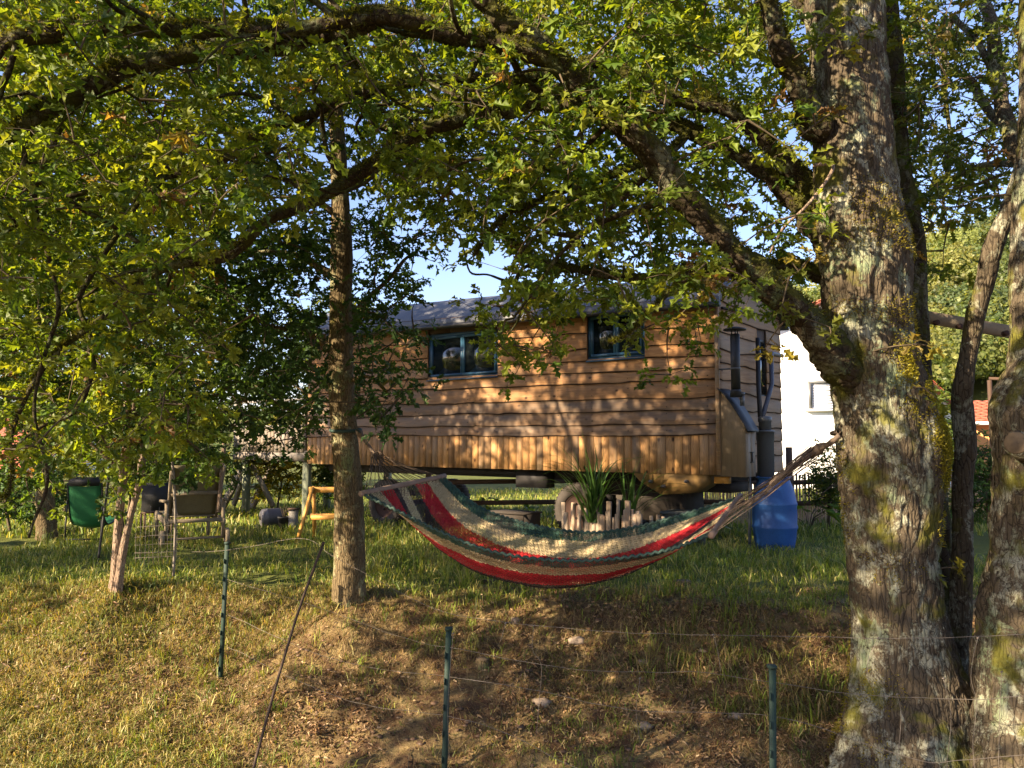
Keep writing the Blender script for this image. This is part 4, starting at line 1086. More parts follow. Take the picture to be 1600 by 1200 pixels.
# sawhorse
p = at(503, 828, 12.2); z = gz(p[0], p[1])
sh = Thing('sawhorse', (p[0], p[1], z), 'orange wooden sawhorse behind the slender oak', 'sawhorse', rz=math.radians(4))
m = MB(); m.bar((-.2, 0, .76), (.55, 0, .76), .07, .08); sh.part('top_bar', m, M['orange_wood'], True)
for x in (-.14, .48):
    for s in (-1, 1):
        m = MB(); m.bar((x, s * .045, .8), (x + (-.17 if x < 0 else .14) * (1 if s < 0 else .1), s * .3, 0), .05, .06, (0, 1, 0)); sh.part('leg', m, M['orange_wood'], True)
m = MB(); m.bar((-.14, -.16, .36), (.5, -.16, .36), .03, .06); sh.part('brace', m, M['orange_wood'], True)
m = MB(); m.bar((-.2, .16, .36), (.5, .16, .36), .03, .06); sh.part('brace', m, M['orange_wood'], True)
# drum and chopping block, pots
p = at(425, 797, 14.6); z = gz(p[0], p[1])
dr = Thing('metal_drum', (p[0], p[1], z + .16), 'round grey metal drum lying in the grass under the deck', 'drum', rz=math.radians(-60))
m = MB(); m.lathe([(0, -.2), (.12, -.2), (.155, -.17), (.165, -.1), (.172, -.09), (.165, -.08), (.165, .1), (.155, .17), (.1, .2), (0, .2)], 28, (0, 0, 0), 'y'); dr.part('drum_body', m, M['pale_pot'], True, True)
m = MB(); m.lathe([(0, -.22), (.03, -.22), (.03, -.2), (.045, -.199)], 14, (0, 0, 0), 'y'); dr.part('bung', m, M['steel_dark'], True, True)
p = at(459, 790, 14.2); z = gz(p[0], p[1])
wb_ = Thing('wooden_post_stub', (p[0], p[1], z), 'short grey timber post standing beside the metal drum', 'post')
m = MB(); m.box((-.07, -.06, -.1), (.07, .06, .36)); wb_.part('stub', m, M['grey_wood'], True); m = MB(); m.box((-.09, -.08, .362), (.09, .08, .39)); wb_.part('cap', m, M['dark_wood'], True)
for q, (px, lab) in enumerate(((444, 'rear black pot beside the metal drum'), (700, 'black pot hidden behind the hammock left end'))):
    p = at(px, 795 if q == 0 else 800, 14.3); z = gz(p[0], p[1])
    t = Thing('plant_pot', (p[0], p[1], z), lab, 'pot'); m = MB(); m.lathe([(0, 0), (.08, 0), (.1, .2), (.11, .2), (.11, .23), (.095, .23), (.09, .17), (0, .17)], 18); t.part('pot_body', m, M['pot'], True, True)
    V = []; Q = []
    mm = MB()
    for k in range(9):
        a = k * .7; e = np.array([math.cos(a) * .08, math.sin(a) * .08, .38 + .02 * (k % 3)]); mm.tube([(0, 0, .16), e * .5 + [0, 0, .1], e], [.006, .005, .003], 5)
    t.part('stem', mm, M['twig'], True, kind='stuff')

# ------------------------------------------------------------------ loungers
p = at(304, 830, 11.0); z = gz(p[0], p[1])
lg = Thing('wooden_lounger', (p[0], p[1], z), 'weathered wooden lounger with raised beige sling back, seen from behind', 'lounger', rz=.5)
def legbar(a, b, w=.045, h=.05, name='leg', t=lg, mat='teak'): m = MB(); m.bar(a, b, w, h, (0, 1, 0) if abs(a[2] - b[2]) > .2 else (0, 0, 1)); return t.part(name, m, M[mat], True)
for s in (-1, 1):
    legbar((s * .36, -.05, .12), (s * .36, -.02, .62)); legbar((s * .36, 1.3, .0), (s * .36, 1.3, .4))
    legbar((s * .36, -.12, .34), (s * .36, 1.4, .34), .04, .07, 'side_rail'); legbar((s * .31, .28, .38), (s * .33, -.22, 1.08), .04, .05, 'back_frame')
    legbar((s * .38, -.12, .63), (s * .38, .5, .6), .06, .03, 'armrest')
    m = MB(); m.lathe([(0, -.025), (.115, -.025), (.12, -.015), (.12, .015), (.115, .025), (0, .025)], 28, (s * .41, -.05, .12), 'x'); w = lg.part('wheel', m, M['teak'], True)
    m = MB(); m.lathe([(0, -.032), (.03, -.032), (.03, .032), (0, .032)], 12, (s * .41, -.05, .12), 'x'); lg.part('hub', m, M['steel_dark'], True, parent=w)
legbar((-.38, -.05, .12), (.38, -.05, .12), .03, .03, 'axle'); legbar((-.34, -.1, .36), (.34, -.1, .36), .04, .05, 'crossbar'); legbar((-.31, .02, .72), (.31, .02, .72), .03, .05, 'crossbar'); legbar((-.34, 1.38, .36), (.34, 1.38, .36), .04, .05, 'crossbar')
V = []; n = 12
for k in range(n + 1):
    f = k / n; yy = .27 - .50 * f; z0 = .40 + .70 * f
    for j in range(7): x = -.31 + j * .62 / 6; V.append((x, yy + .035 * math.sin(math.pi * f) - .02 * math.cos(x * 5), z0))
Q = [(k * 7 + j, k * 7 + j + 1, k * 7 + j + 8, k * 7 + j + 7) for k in range(n) for j in range(6)]
m = MB(); m.add(V, Q); o = lg.part('sling', m, M['sling'], True, True); md = o.modifiers.new('thickness', 'SOLIDIFY'); md.thickness = .008
m = MB(); m.box((-.31, .3, .375), (.31, 1.36, .385)); lg.part('seat_sling', m, M['sling'], True)
p = at(143, 825, 11.6); z = gz(p[0], p[1])
gl = Thing('green_lounger', (p[0], p[1], z), 'lounge chair with bright green sling and thin black frame at far left', 'lounger', rz=.12)
prof = [(-.30, .84), (-.27, .7), (-.22, .5), (-.16, .34), (-.05, .25), (.12, .24), (.4, .3), (.75, .34), (.95, .30)]
S = spline([(0, a, b) for a, b in prof], 34); V = []
for c in S:
    for j in range(7): x = -.215 + j * .43 / 6; V.append((x, c[1], c[2] - .05 * math.cos(x * 7)))
Q = [(k * 7 + j, k * 7 + j + 1, k * 7 + j + 8, k * 7 + j + 7) for k in range(33) for j in range(6)]
m = MB(); m.add(V, Q); o = gl.part('sling', m, M['green_sling'], True, True); md = o.modifiers.new('thickness', 'SOLIDIFY'); md.thickness = .006
for s in (-1, 1):
    m = MB(); m.tube([(s * .225, c[1], c[2]) for c in S], .013, 8); gl.part('frame_tube', m, M['black_metal'], True, True)
    m = MB(); m.tube([(s * .235, -.26, .6), (s * .235, -.3, 0.0)], .012, 8); gl.part('leg', m, M['black_metal'], True, True)
    m = MB(); m.tube([(s * .235, .5, .32), (s * .235, .7, 0.0)], .012, 8); gl.part('leg', m, M['black_metal'], True, True)
m = MB(); m.box((-.2, -.34, .80), (.2, -.27, .92)); gl.part('headrest', m, M['black_metal'], True)
m = MB(); m.tube([(-.235, -.3, .06), (.235, -.3, .06)], .01, 8); gl.part('crossbar', m, M['black_metal'], True)
# low stool/table with dark panel between them
p = at(243, 790, 12.5); z = gz(p[0], p[1])
tb = Thing('folding_chair', (p[0], p[1], z), 'dark folding chair back between the two loungers', 'chair', rz=.3)
m = MB(); m.box((-.2, -.01, .42), (.2, .01, .85)); tb.part('backrest', m, M['pot'], True)
m = MB(); m.box((-.2, .02, .38), (.2, .42, .40)); tb.part('seat', m, M['dark_wood'], True)
for a, b in ((-.2, 0), (.2, 0), (-.2, .4), (.2, .4)): m = MB(); m.box((a - .015, b - .015 + .012, -.02), (a + .015, b + .025, .378)); tb.part('leg', m, M['dark_wood'], True)

# ------------------------------------------------------------------ hammock
ham_root = at(850, 870, 6.1)
hm = Thing('hammock', (ham_root[0], ham_root[1], ham_root[2]), 'striped red, cream, green and black rope hammock slung between two oaks', 'hammock')
LN, LF = at(566, 771, 6.15), at(693, 744, 6.95)
RN, RF = at(1112, 836, 5.4), at(1156, 775, 6.15)
far = [(695, 748, 6.93), (745, 790, 6.85), (800, 812, 6.75), (860, 826, 6.65), (930, 832, 6.55), (1000, 822, 6.45), (1070, 803, 6.3), (1150, 779, 6.15)]
near = [(570, 774, 6.15), (625, 800, 6.0), (690, 832, 5.9), (770, 862, 5.8), (860, 875, 5.7), (950, 874, 5.6), (1040, 860, 5.5), (1110, 835, 5.42)]
bot = [(628, 762, 6.5), (670, 838, 6.35), (735, 887, 6.25), (800, 909, 6.15), (865, 917, 6.05), (940, 909, 5.98), (1030, 873, 5.9), (1132, 806, 5.8)]
ns, nt_ = 420, 150
Fp = spline([at(*q) for q in far], ns); Np = spline([at(*q) for q in near], ns); Bp = spline([at(*q) for q in bot], ns)
t = np.linspace(-1, 1, nt_)    # -1 far edge, +1 near edge
sag = np.linspace(0, 1, ns); fullness = np.clip(np.minimum(sag, 1 - sag) * 6, 0, 1)[:, None, None]
mid = (Fp + Np) / 2; dep = Bp - mid
tt = t[None, :, None]
base = mid[:, None] + (Np - Fp)[:, None] / 2 * (np.sign(tt) * np.abs(tt) ** (1 + .0 * fullness))
Vh = base + dep[:, None] * (1 - (np.sqrt(tt ** 2 + .02) - .1414) / .8686) ** .92
# woven relief: cord rows along the length, small diamonds
uu, ww = np.meshgrid(np.arange(ns), np.arange(nt_), indexing='ij')
q = np.stack([uu * .05, ww * .06, uu * 0], -1)
rel = .0022 * np.cos(ww * math.pi / 1.5) * 1 + .0030 * np.cos(uu * 1.05 + (ww // 3 % 2) * 3.14) + .016 * noise3(np.stack([uu * .010, ww * .085, uu * 0], -1), 1.0, 15) + .006 * noise3(q, 1.0, 5) + .004 * noise3(q, 3.1, 6)
Vh[..., 2] += rel; Vh[..., 1] -= rel * .6
stripes = [(-1.0, 'g'), (-.84, 'c'), (-.58, 'r'), (-.30, 'k'), (-.10, 'c'), (.10, 'k'), (.25, 'r'), (.58, 'c'), (.84, 'g')]
SC_ = {'g': (.04, .10, .075), 'c': (.56, .45, .26), 'r': (.55, .02, .03), 'k': (.045, .03, .03)}
tv = t[None, :] + .02 * (((uu * .24) % 1.0) - .5) + .008 * noise3(q, 6, 2)
colr = np.zeros((ns, nt_, 3))
for a, c in stripes: colr[tv >= a - 1e-6] = SC_[c]
colr[tv < -.86] = SC_['g']
colr *= (1 + .22 * noise3(np.stack([uu * .4, ww * .9, uu * 0], -1), 1, 8))[..., None]
def mat_weave():
    t = NT('woven_cord'); a = t.n('ShaderNodeAttribute'); a.attribute_name = 'Col'
    uv = t.n('ShaderNodeAttribute'); uv.attribute_name = 'weave'
    mp = t.n('ShaderNodeMapping'); mp.inputs['Scale'].default_value = (1, 1, 1); t.l(uv.outputs['Vector'], mp.inputs[0])
    w1 = t.n('ShaderNodeTexWave', bands_direction='X'); t.l(mp.outputs[0], w1.inputs[0]); w1.inputs['Scale'].default_value = 1.0; w1.inputs['Distortion'].default_value = 1.2; w1.inputs['Detail Scale'].default_value = 3
    w2 = t.n('ShaderNodeTexWave', bands_direction='Y'); t.l(mp.outputs[0], w2.inputs[0]); w2.inputs['Scale'].default_value = 1.0; w2.inputs['Distortion'].default_value = 1.2; w2.inputs['Detail Scale'].default_value = 3
    h = t.math('MULTIPLY', w1.outputs['Fac'], w2.outputs['Fac'])
    col = t.mix(t.step(h, .0, .3), t.mix(1.0, a.outputs['Color'], (.5, .48, .48), 'MULTIPLY'), a.outputs['Color'])
    p = t.bsdf(col, .8, t.bump(h, .8, .006), 0, .25)
    tr = t.n('ShaderNodeBsdfTransparent'); mx = t.n('ShaderNodeMixShader')
    hole = t.math('LESS_THAN', h, .006)
    t.l(hole, mx.inputs[0]); t.l(p, mx.inputs[1]); t.l(tr.outputs[0], mx.inputs[2])
    return t.done(mx.outputs[0])
M['weave'] = mat_weave()
i, k = np.meshgrid(np.arange(ns - 1), np.arange(nt_ - 1), indexing='ij'); a = (i * nt_ + k).ravel()
Qh = np.stack([a, a + 1, a + nt_ + 1, a + nt_], 1)
bed = hm.raw('woven_bed', Vh.reshape(-1, 3), [Qh], M['weave'], smooth=True, col=colr.reshape(-1, 3))
at_ = bed.data.attributes.new('weave', 'FLOAT_VECTOR', 'POINT')
wv = np.stack([uu * .17, ww * .21, uu * 0], -1).reshape(-1, 3).astype(np.float32); at_.data.foreach_set('vector', wv.ravel())
for nm, P_ in (('edge_cord', Fp), ('edge_cord', Np)):
    V, Q, T = tube_np(P_ + np.stack([0 * sag, 0 * sag, .006 * np.sin(np.arange(ns) * .8)], 1), .011, 7, True); 
    o = hm.raw(nm, V, [Q, T], M['strap'], smooth=True)
ANL, ANR = at(584, 708, 6.85), at(1276, 704, 5.2)
for A_, E0, E1, gather, ext0, ext1 in ((0, LN, LF, ANL, Np, Fp), (1, RN, RF, ANR, Np, Fp)):
    m = MB(); c = np.linspace(0, 1, 14)[:, None]; P_ = E0 + (E1 - E0) * c; ex = (E1 - E0) * .02; P_[0] -= ex; P_[-1] += ex
    V, Q, T = tube_np(P_, .021, 12, True, .1, 7, 14); hm.raw('spreader_bar', V, [Q, T], M['bar_wood'], smooth=True)
    n = 26
    for k in range(n):
        f = .02 + .96 * k / (n - 1); b = E0 + (E1 - E0) * f
        g = gather + rng.normal(0, .02, 3)
        mid_ = (g + b) / 2 + [0, 0, -.02]
        # beyond the bar the cord runs into the bed
        row = (10 if A_ == 0 else ns - 11) ; col_ = int((1 - f) * (nt_ - 1))
        e = Vh[row, col_]
        V, Q, T = tube_np([g, mid_, b, e], [.003, .0027, .0027, .0027], 5, True)
        o = hm.raw('cord', V, [Q, T], M['rope'], smooth=True)
    # bundle
def twist(name, P_, r, mat='rope'):
    V, Q, T = tube_np(spline(P_, 30), r, 10, True, .25, 5, 30); return hm.raw(name, V, [Q, T], M[mat], smooth=True)
twist('hanging_rope', [ANL + [.03, 0, -.05], ANL, at(570, 688, 6.88), at(562, 677, 6.9)], .014)
V, Q, T = tube_np([at(556, 672, 6.9), at(562, 677, 6.9), at(566, 685, 6.9)], [.012, .03, .012], 12, True, .3, 2, 40); hm.raw('knot', V, [Q, T], M['rope'], smooth=True)
twist('hanging_rope', [ANR + (ANR - at(1318, 678, 4.8)) * .6, ANR, at(1298, 692, 5.05), at(1312, 680, 5.0)], .018)
V, Q, T = tube_np([at(1266, 712, 5.25), at(1278, 702, 5.2), at(1288, 696, 5.1)], [.018, .035, .016], 12, True, .35, 2, 40); hm.raw('knot', V, [Q, T], M['rope'], smooth=True)
# bunch of cords narrowing at the right end
twist('rope_bundle', [at(1205, 757, 5.45), at(1235, 732, 5.35), at(1266, 712, 5.25)], .02)
a = np.linspace(0, 2 * math.pi, 33); sc = at(540, 672, 7.0)
V, Q, T = tube_np([sc + [.128 * math.cos(b), .128 * math.sin(b), .012 * math.sin(b)] for b in a], .014, 8, False); V2 = V.copy(); hm.raw('strap', V, [Q], M['strap'], smooth=True)
m = MB(); m.bar(at(556, 671, 6.87), at(563, 676, 6.88), .02, .012); hm.part('strap_end', m, M['strap'])
a = np.linspace(-.15, math.pi + .12, 24)
oc_i = np.argmin(abs(oc[:, 2] - at(1322, 676, 4.8)[2])); cc0 = oc[oc_i]; rr = oR[oc_i] * 1.06
V, Q, T = tube_np([cc0 + [rr * math.cos(b), rr * math.sin(b), .01 * math.sin(2 * b)] for b in a], .013, 8, False); hm.raw('strap', V, [Q], M['rope'], smooth=True)

# ------------------------------------------------------------------ wire fence, rods and poles
wf = Thing('wire_fence', (at(700, 1190, 4.6)[0], 4.6, gz(-.3, 4.6)), 'sagging wire mesh fence on dark green steel posts at the foot of the bank', 'fence')
for px, top, D, lean in ((355, 850, 6.4, .03), (701, 985, 4.6, .03), (1207, 1045, 4.0, .02)):
    P0 = at(px, top, D); x, y = P0[0], P0[1]; g = gz(x, y); m = MB()
    b0 = np.array([x - lean, y, g - .1])
    m.bar(b0, P0, .032, .012, (0, 1, 0)); m.bar(b0 + [.0, .016, 0], P0 + [0, .016, 0], .008, .03, (0, 1, 0)); 
    po = wf.part('post', m, M['green_metal'])
    for k in range(7):
        c = b0 + (P0 - b0) * (.15 + k * .12); m = MB(); m.bar(c + [-.014, -.01, 0], c + [-.014, -.01, .035], .006, .012, (0, 1, 0)); wf.part('hook', m, M['green_metal'], parent=po)
    m = MB(); m.box(P0 - [.02, .012, 0], P0 + [.02, .03, .015]); wf.part('post_cap', m, M['green_metal'], parent=po)
WIRES = [
    [(300, 862, 6.6), (355, 860, 6.39), (470, 842, 6.1), (520, 868, 5.9), (600, 912, 5.5), (690, 955, 5.0), (770, 970, 4.7), (810, 975, 4.65), (930, 985, 4.5), (1040, 990, 4.4), (1200, 993, 4.3), (1330, 996, 4.28), (1450, 997, 4.25), (1600, 991, 4.1), (1750, 985, 4.0)],
    [(355, 905, 6.39), (500, 950, 5.7), (640, 1000, 5.0), (705, 1012, 4.59), (850, 1040, 4.5), (960, 1050, 4.45), (1100, 1052, 4.35), (1330, 1083, 4.25), (1500, 1092, 4.15), (1600, 1088, 4.1), (1750, 1080, 4.0)],
    [(355, 960, 6.39), (520, 1030, 5.6), (705, 1058, 4.59), (840, 1078, 4.5), (930, 1101, 4.4), (1030, 1113, 4.3), (1200, 1118, 4.02), (1350, 1160, 4.1), (1440, 1188, 4.1), (1500, 1188, 4.1), (1600, 1180, 4.05), (1700, 1170, 4)],
    [(355, 1010, 6.39), (530, 1090, 5.4), (705, 1120, 4.58), (800, 1150, 4.5), (900, 1200, 4.3), (1000, 1230, 4.2)],
]
wp = []
for w in WIRES:
    S = spline([at(*q) for q in w], 110); S[:, 2] += .006 * noise3(S, 7, 1); wp.append(S)
    V, Q, T = tube_np(S, .0016, 5); wf.raw('wire', V, [Q, T], M['wire'], smooth=True)
for pts in ([(1372, 997), (1356, 1035), (1357, 1060), (1368, 1084)], [(1528, 997), (1522, 1020), (1517, 1060), (1526, 1100), (1520, 1160), (1524, 1210)], [(1474, 1060), (1486, 1120), (1480, 1190), (1482, 1230)], [(1402, 1085), (1408, 1120), (1402, 1190)], [(790, 974), (782, 1002)], [(834, 978), (832, 1015), (846, 1040), (842, 1100), (838, 1150)], [(1114, 992), (1122, 1020), (1126, 1050)], [(1565, 1050), (1562, 1120), (1560, 1200)], [(708, 990), (700, 1100), (702, 1190)], [(1000, 1060), (994, 1110), (1000, 1160)]):
    S = spline([at(a_, b_, 4.3 if a_ > 900 else 4.55) for a_, b_ in pts], 22); V, Q, T = tube_np(S, .0014, 5); wf.raw('wire', V, [Q, T], M['wire'], smooth=True)
    m = MB(); m.tube([S[0] - [.006, 0, .002], S[0] + [.006, 0, .004]], .004, 6); wf.part('wire_knot', m, M['wire'])
rd = Thing('metal_rod', at(395, 1215, 4.55), 'thin rusty rod leaning diagonally across the bank left of the middle post', 'rod')
S = spline([at(392, 1215, 4.6), at(430, 1075, 4.75), at(468, 950, 4.95), at(504, 852, 5.15)], 30); m = MB(); m.tube(S, .0085, 8); rd.part('rod', m, M['rod'], smooth=True)
m = MB(); m.tube([S[-1], S[-1] + (S[-1] - S[-2]) * .5], .0105, 8); rd.part('rod_tip', m, M['rod'])
def pole(name, label, cat, pts, r, mat, grp=None):
    b = at(*pts[0]); t_ = Thing(name, b, label, cat, grp); m = MB(); m.tube(spline([at(*q) for q in pts], 20), r, 8); t_.part('shaft', m, M[mat], smooth=True); return t_
pole('fence_stake', 'slanting thin black stake right of the green lounger', 'stake', [(154, 872, 8.2), (163, 800, 8.2), (172, 728, 8.2)], .013, 'black_metal')
pole('wooden_pole', 'thin grey pole leaning in front of the wooden lounger', 'pole', [(271, 900, 7.6), (274, 820, 7.6), (272, 760, 7.6), (268, 706, 7.6)], .013, 'grey_wood')
pole('wooden_pole', 'bent branch pole between the wooden lounger and the deck stairs', 'pole', [(342, 800, 11.0), (346, 745, 11.0), (350, 700, 11.0), (353, 670, 11)], .03, 'pale_bark')
ms = Thing('mesh_panel', at(240, 880, 7.9), 'loose piece of sheep wire standing beside the twin stemmed tree', 'fence')
for k in range(10):
    S = spline([at(212 + k * 7, 884 - k * .4, 7.9), at(212 + k * 7 + rng.normal(0, 1.5), 845, 7.9), at(214 + k * 7, 796 + rng.normal(0, 4), 7.9)], 8); V, Q, T = tube_np(S, .0022, 4); ms.raw('wire', V, [Q, T], M['wire'])
for y_ in (805, 822, 838, 850, 862, 870):
    S = spline([at(210, y_ + 2, 7.9), at(245, y_ + rng.normal(0, 1.5), 7.9), at(282, y_ - 1, 7.9)], 8); V, Q, T = tube_np(S, .0022, 4); ms.raw('wire', V, [Q, T], M['wire'])

# ------------------------------------------------------------------ pergola beam on the right
pg = Thing('timber_swing_frame', at(1590, 760, 6.6), 'weathered beam with bolts and its post behind the right oaks', 'frame')
m = MB(); m.bar(at(1405, 488, 6.6), at(1592, 521, 6.4), .06, .095); o = pg.part('beam', m, M['teak'])
for px, py in ((1428, 500), (1463, 505), (1499, 511), (1571, 522)):
    c = at(px, py - 1, 6.5 - .25 * (px - 1400) / 190 + .04); m = MB(); m.tube([c - [0, -.02, 0], c - [0, .02, 0]], .022, 12); pg.part('bolt', m, M['rust'])
pb_ = at(1588, 530, 6.44); m = MB(); m.bar(np.array([pb_[0], 6.44, gz(pb_[0], 6.44) - .1]), pb_, .07, .07, (0, 1, 0)); pg.part('post', m, M['grey_wood'])
gf = Thing('goal_frame', at(1546, 740, 15), 'thin brown post with a crossbar in front of the orange house', 'frame')
a0 = at(1546, 594, 15); m = MB(); m.bar(np.array([a0[0], 15, gz(a0[0], 15) - .1]), a0, .06, .06, (0, 1, 0)); gf.part('post', m, M['dark_wood'])
a1 = at(1640, 597, 15); m = MB(); m.bar(np.array([a1[0], 15, gz(a1[0], 15) - .1]), a1, .06, .06, (0, 1, 0)); gf.part('post', m, M['dark_wood'])
m = MB(); m.bar(a0 + [0, 0, .032], a1 + [0, 0, .032], .05, .05); gf.part('crossbar', m, M['dark_wood'])

# ------------------------------------------------------------------ rail fence behind
fy = 15.5
rf = Thing('rail_fence', (4.5, fy, gz(4.5, fy)), 'brown two rail wooden fence with reed screen behind the wagon', 'fence')
xs_ = [-1.6, 1.5, 3.6, 5.32, 7.6, 9.8, 12]
for x in xs_:
    g = gz(x, fy); hh = 1.5 if x == 5.32 else 1.0; m = MB(); m.box((x - .05, fy - .05, g - .1), (x + .05, fy + .05, g + hh)); rf.part('post', m, M['dark_wood'])
for a_, b_ in zip(xs_[:-1], xs_[1:]):
    for h in (.42, .82):
        m = MB(); m.bar((a_ + .051, fy - .02, gz(a_, fy) + h), (b_ - .051, fy - .02, gz(b_, fy) + h), .04, .09); rf.part('rail', m, M['dark_wood'])
m = MB()
for x in np.arange(2.2, 12, .035):
    g = gz(x, fy); jj = rng.normal(0, .02); m.tube([(x, fy + .08, g - .05), (x + rng.normal(0, .01), fy + .08, g + .95 + jj)], .013, 4, False)
rf.part('reed_screen', m, M['reed_mat'], kind='stuff')

# ------------------------------------------------------------------ houses
def tiles(T_, p00, p10, p01, rows, cols, parent=None):
    """rows of clay tiles laid over a roof plane, from eave edge p00-p10 up to p01"""
    p00, p10, p01 = map(np.array, (p00, p10, p01)); e = (p10 - p00) / cols; r = (p01 - p00) / rows; nn = np.cross(e, r); nn /= np.linalg.norm(nn)
    if nn[2] < 0: nn = -nn
    m = MB()
    for i in range(rows):
        a = p00 + r * i; b = a + r * 1.06
        for k in range(cols):
            c0_, c1_ = e * k, e * (k + .93); V = [a + c0_ + nn * .05, a + c1_ + nn * .05, b + c1_ + nn * .015, b + c0_ + nn * .015, a + c0_ + nn * .005, a + c1_ + nn * .005]
            mid_ = (V[0] + V[1]) / 2 + nn * .03; midb = (V[2] + V[3]) / 2 + nn * .03
            m.add([V[0], mid_, V[1], V[2], midb, V[3], V[4], V[5]], [(0, 1, 4, 5), (1, 2, 3, 4), (6, 7, 2, 0)])
    return T_.part('tiles', m, M['tile'], parent=parent, kind='stuff')
def pane_window(T_, c, ux, w, h, nrm, shut=True):
    """window in a wall: recess frame, rolled shutter slats, sill"""
    c = np.array(c, float); ux = np.array(ux, float); nrm = np.array(nrm, float); up = np.array([0, 0, 1.0])
    def bx_(m, a, b, z0, z1, d0, d1):
        V = [c + ux * x + nrm * d + up * z for z in (z0, z1) for d in (d0, d1) for x in (a, b)]
        m.add(V, [(0, 2, 3, 1), (4, 5, 7, 6), (0, 1, 5, 4), (2, 6, 7, 3), (0, 4, 6, 2), (1, 3, 7, 5)])
    m = MB(); t_ = .09
    bx_(m, -w / 2, w / 2, h / 2 - t_, h / 2, .002, .09); bx_(m, -w / 2, -w / 2 + t_, -h / 2, h / 2 - t_, .002, .09); bx_(m, w / 2 - t_, w / 2, -h / 2, h / 2 - t_, .002, .09)
    f = T_.part('window', m, M['grey_plastic'])
    k = int((h - t_) / .085); 
    for j in range(k):
        m = MB(); z0 = -h / 2 + .004 + j * (h - t_) / k; bx_(m, -w / 2 + t_, w / 2 - t_, z0 + .006, z0 + (h - t_) / k - .006, .01, .035); T_.part('shutter_slat', m, M['shutter'], parent=f)
    m = MB(); bx_(m, -w / 2 - .12, w / 2 + .12, -h / 2 - .08, -h / 2 - .002, .002, .14); T_.part('sill', m, M['white_trim'], parent=f)
    return f
# white gabled house facing the wagon's end
HY = 27.0
wl0 = at(1150, 600, HY)[0]; wr0 = at(1488, 600, HY)[0]; zr = at(1310, 468, HY)[2]; zeave = at(1488, 640, HY)[2]; zel = at(1100, 530, HY)[2]; xpk = at(1310, 600, HY)[0]
wh = Thing('white_house', ((wl0 + wr0) / 2, HY, gz(8, HY)), 'white rendered house with red tiled roof and shuttered window beyond the oak', 'house')
zg_ = gz(8, HY) - .2; DP = 9.0
V = [(wl0, HY, zg_), (wr0, HY, zg_), (wr0, HY, zeave), (xpk, HY, zr), (wl0, HY, zel), (wl0, HY + DP, zg_), (wr0, HY + DP, zg_), (wr0, HY + DP, zeave), (xpk, HY + DP, zr), (wl0, HY + DP, zel)]
me = new_mesh('wall', wh.loc(V), [np.array([(0, 1, 2, 3, 4)]), np.array([(5, 9, 8, 7, 6)]), np.array([(1, 6, 7, 2), (0, 4, 9, 5)])]); link('wall', me, M['white_wall'], wh.o)
for sx, xe, zeave in ((-1, wl0, zel), (1, wr0, zeave)):
    e = .35; dx = (xe - xpk); sl_ = (zeave - zr) / dx; p_e = np.array([xe + sx * e, HY - .3, zeave + sl_ * sx * e + .02]); p_r = np.array([xpk, HY - .3, zr + .02])
    V = [p_e, p_r, p_r + [0, DP + .6, 0], p_e + [0, DP + .6, 0]]; V = V + [v_ + [0, 0, .12] for v_ in V]
    m = MB(); m.add(V, [(0, 1, 2, 3), (4, 7, 6, 5), (0, 4, 5, 1), (1, 5, 6, 2), (2, 6, 7, 3), (3, 7, 4, 0)]); ro = wh.part('roof', m, M['tile'])
    tiles(wh, p_e + [0, 0, .125], p_e + [0, DP + .6, .125], p_r + [0, 0, .125], 16, 34, ro)
m = MB(); m.tube([np.array([wr0 + .4, HY - .3, zeave - .18]), np.array([wr0 + .4, HY + DP, zeave - .18])], .07, 10); wh.part('gutter', m, M['white_trim'])
wc = at(1292, 617, HY - .01); pane_window(wh, (wc[0] , HY, wc[2]), (1, 0, 0), 1.25, .95, (0, -1, 0))
wc = at(1395, 617, HY - .01); pane_window(wh, (wc[0], HY, wc[2]), (1, 0, 0), 1.25, .95, (0, -1, 0))
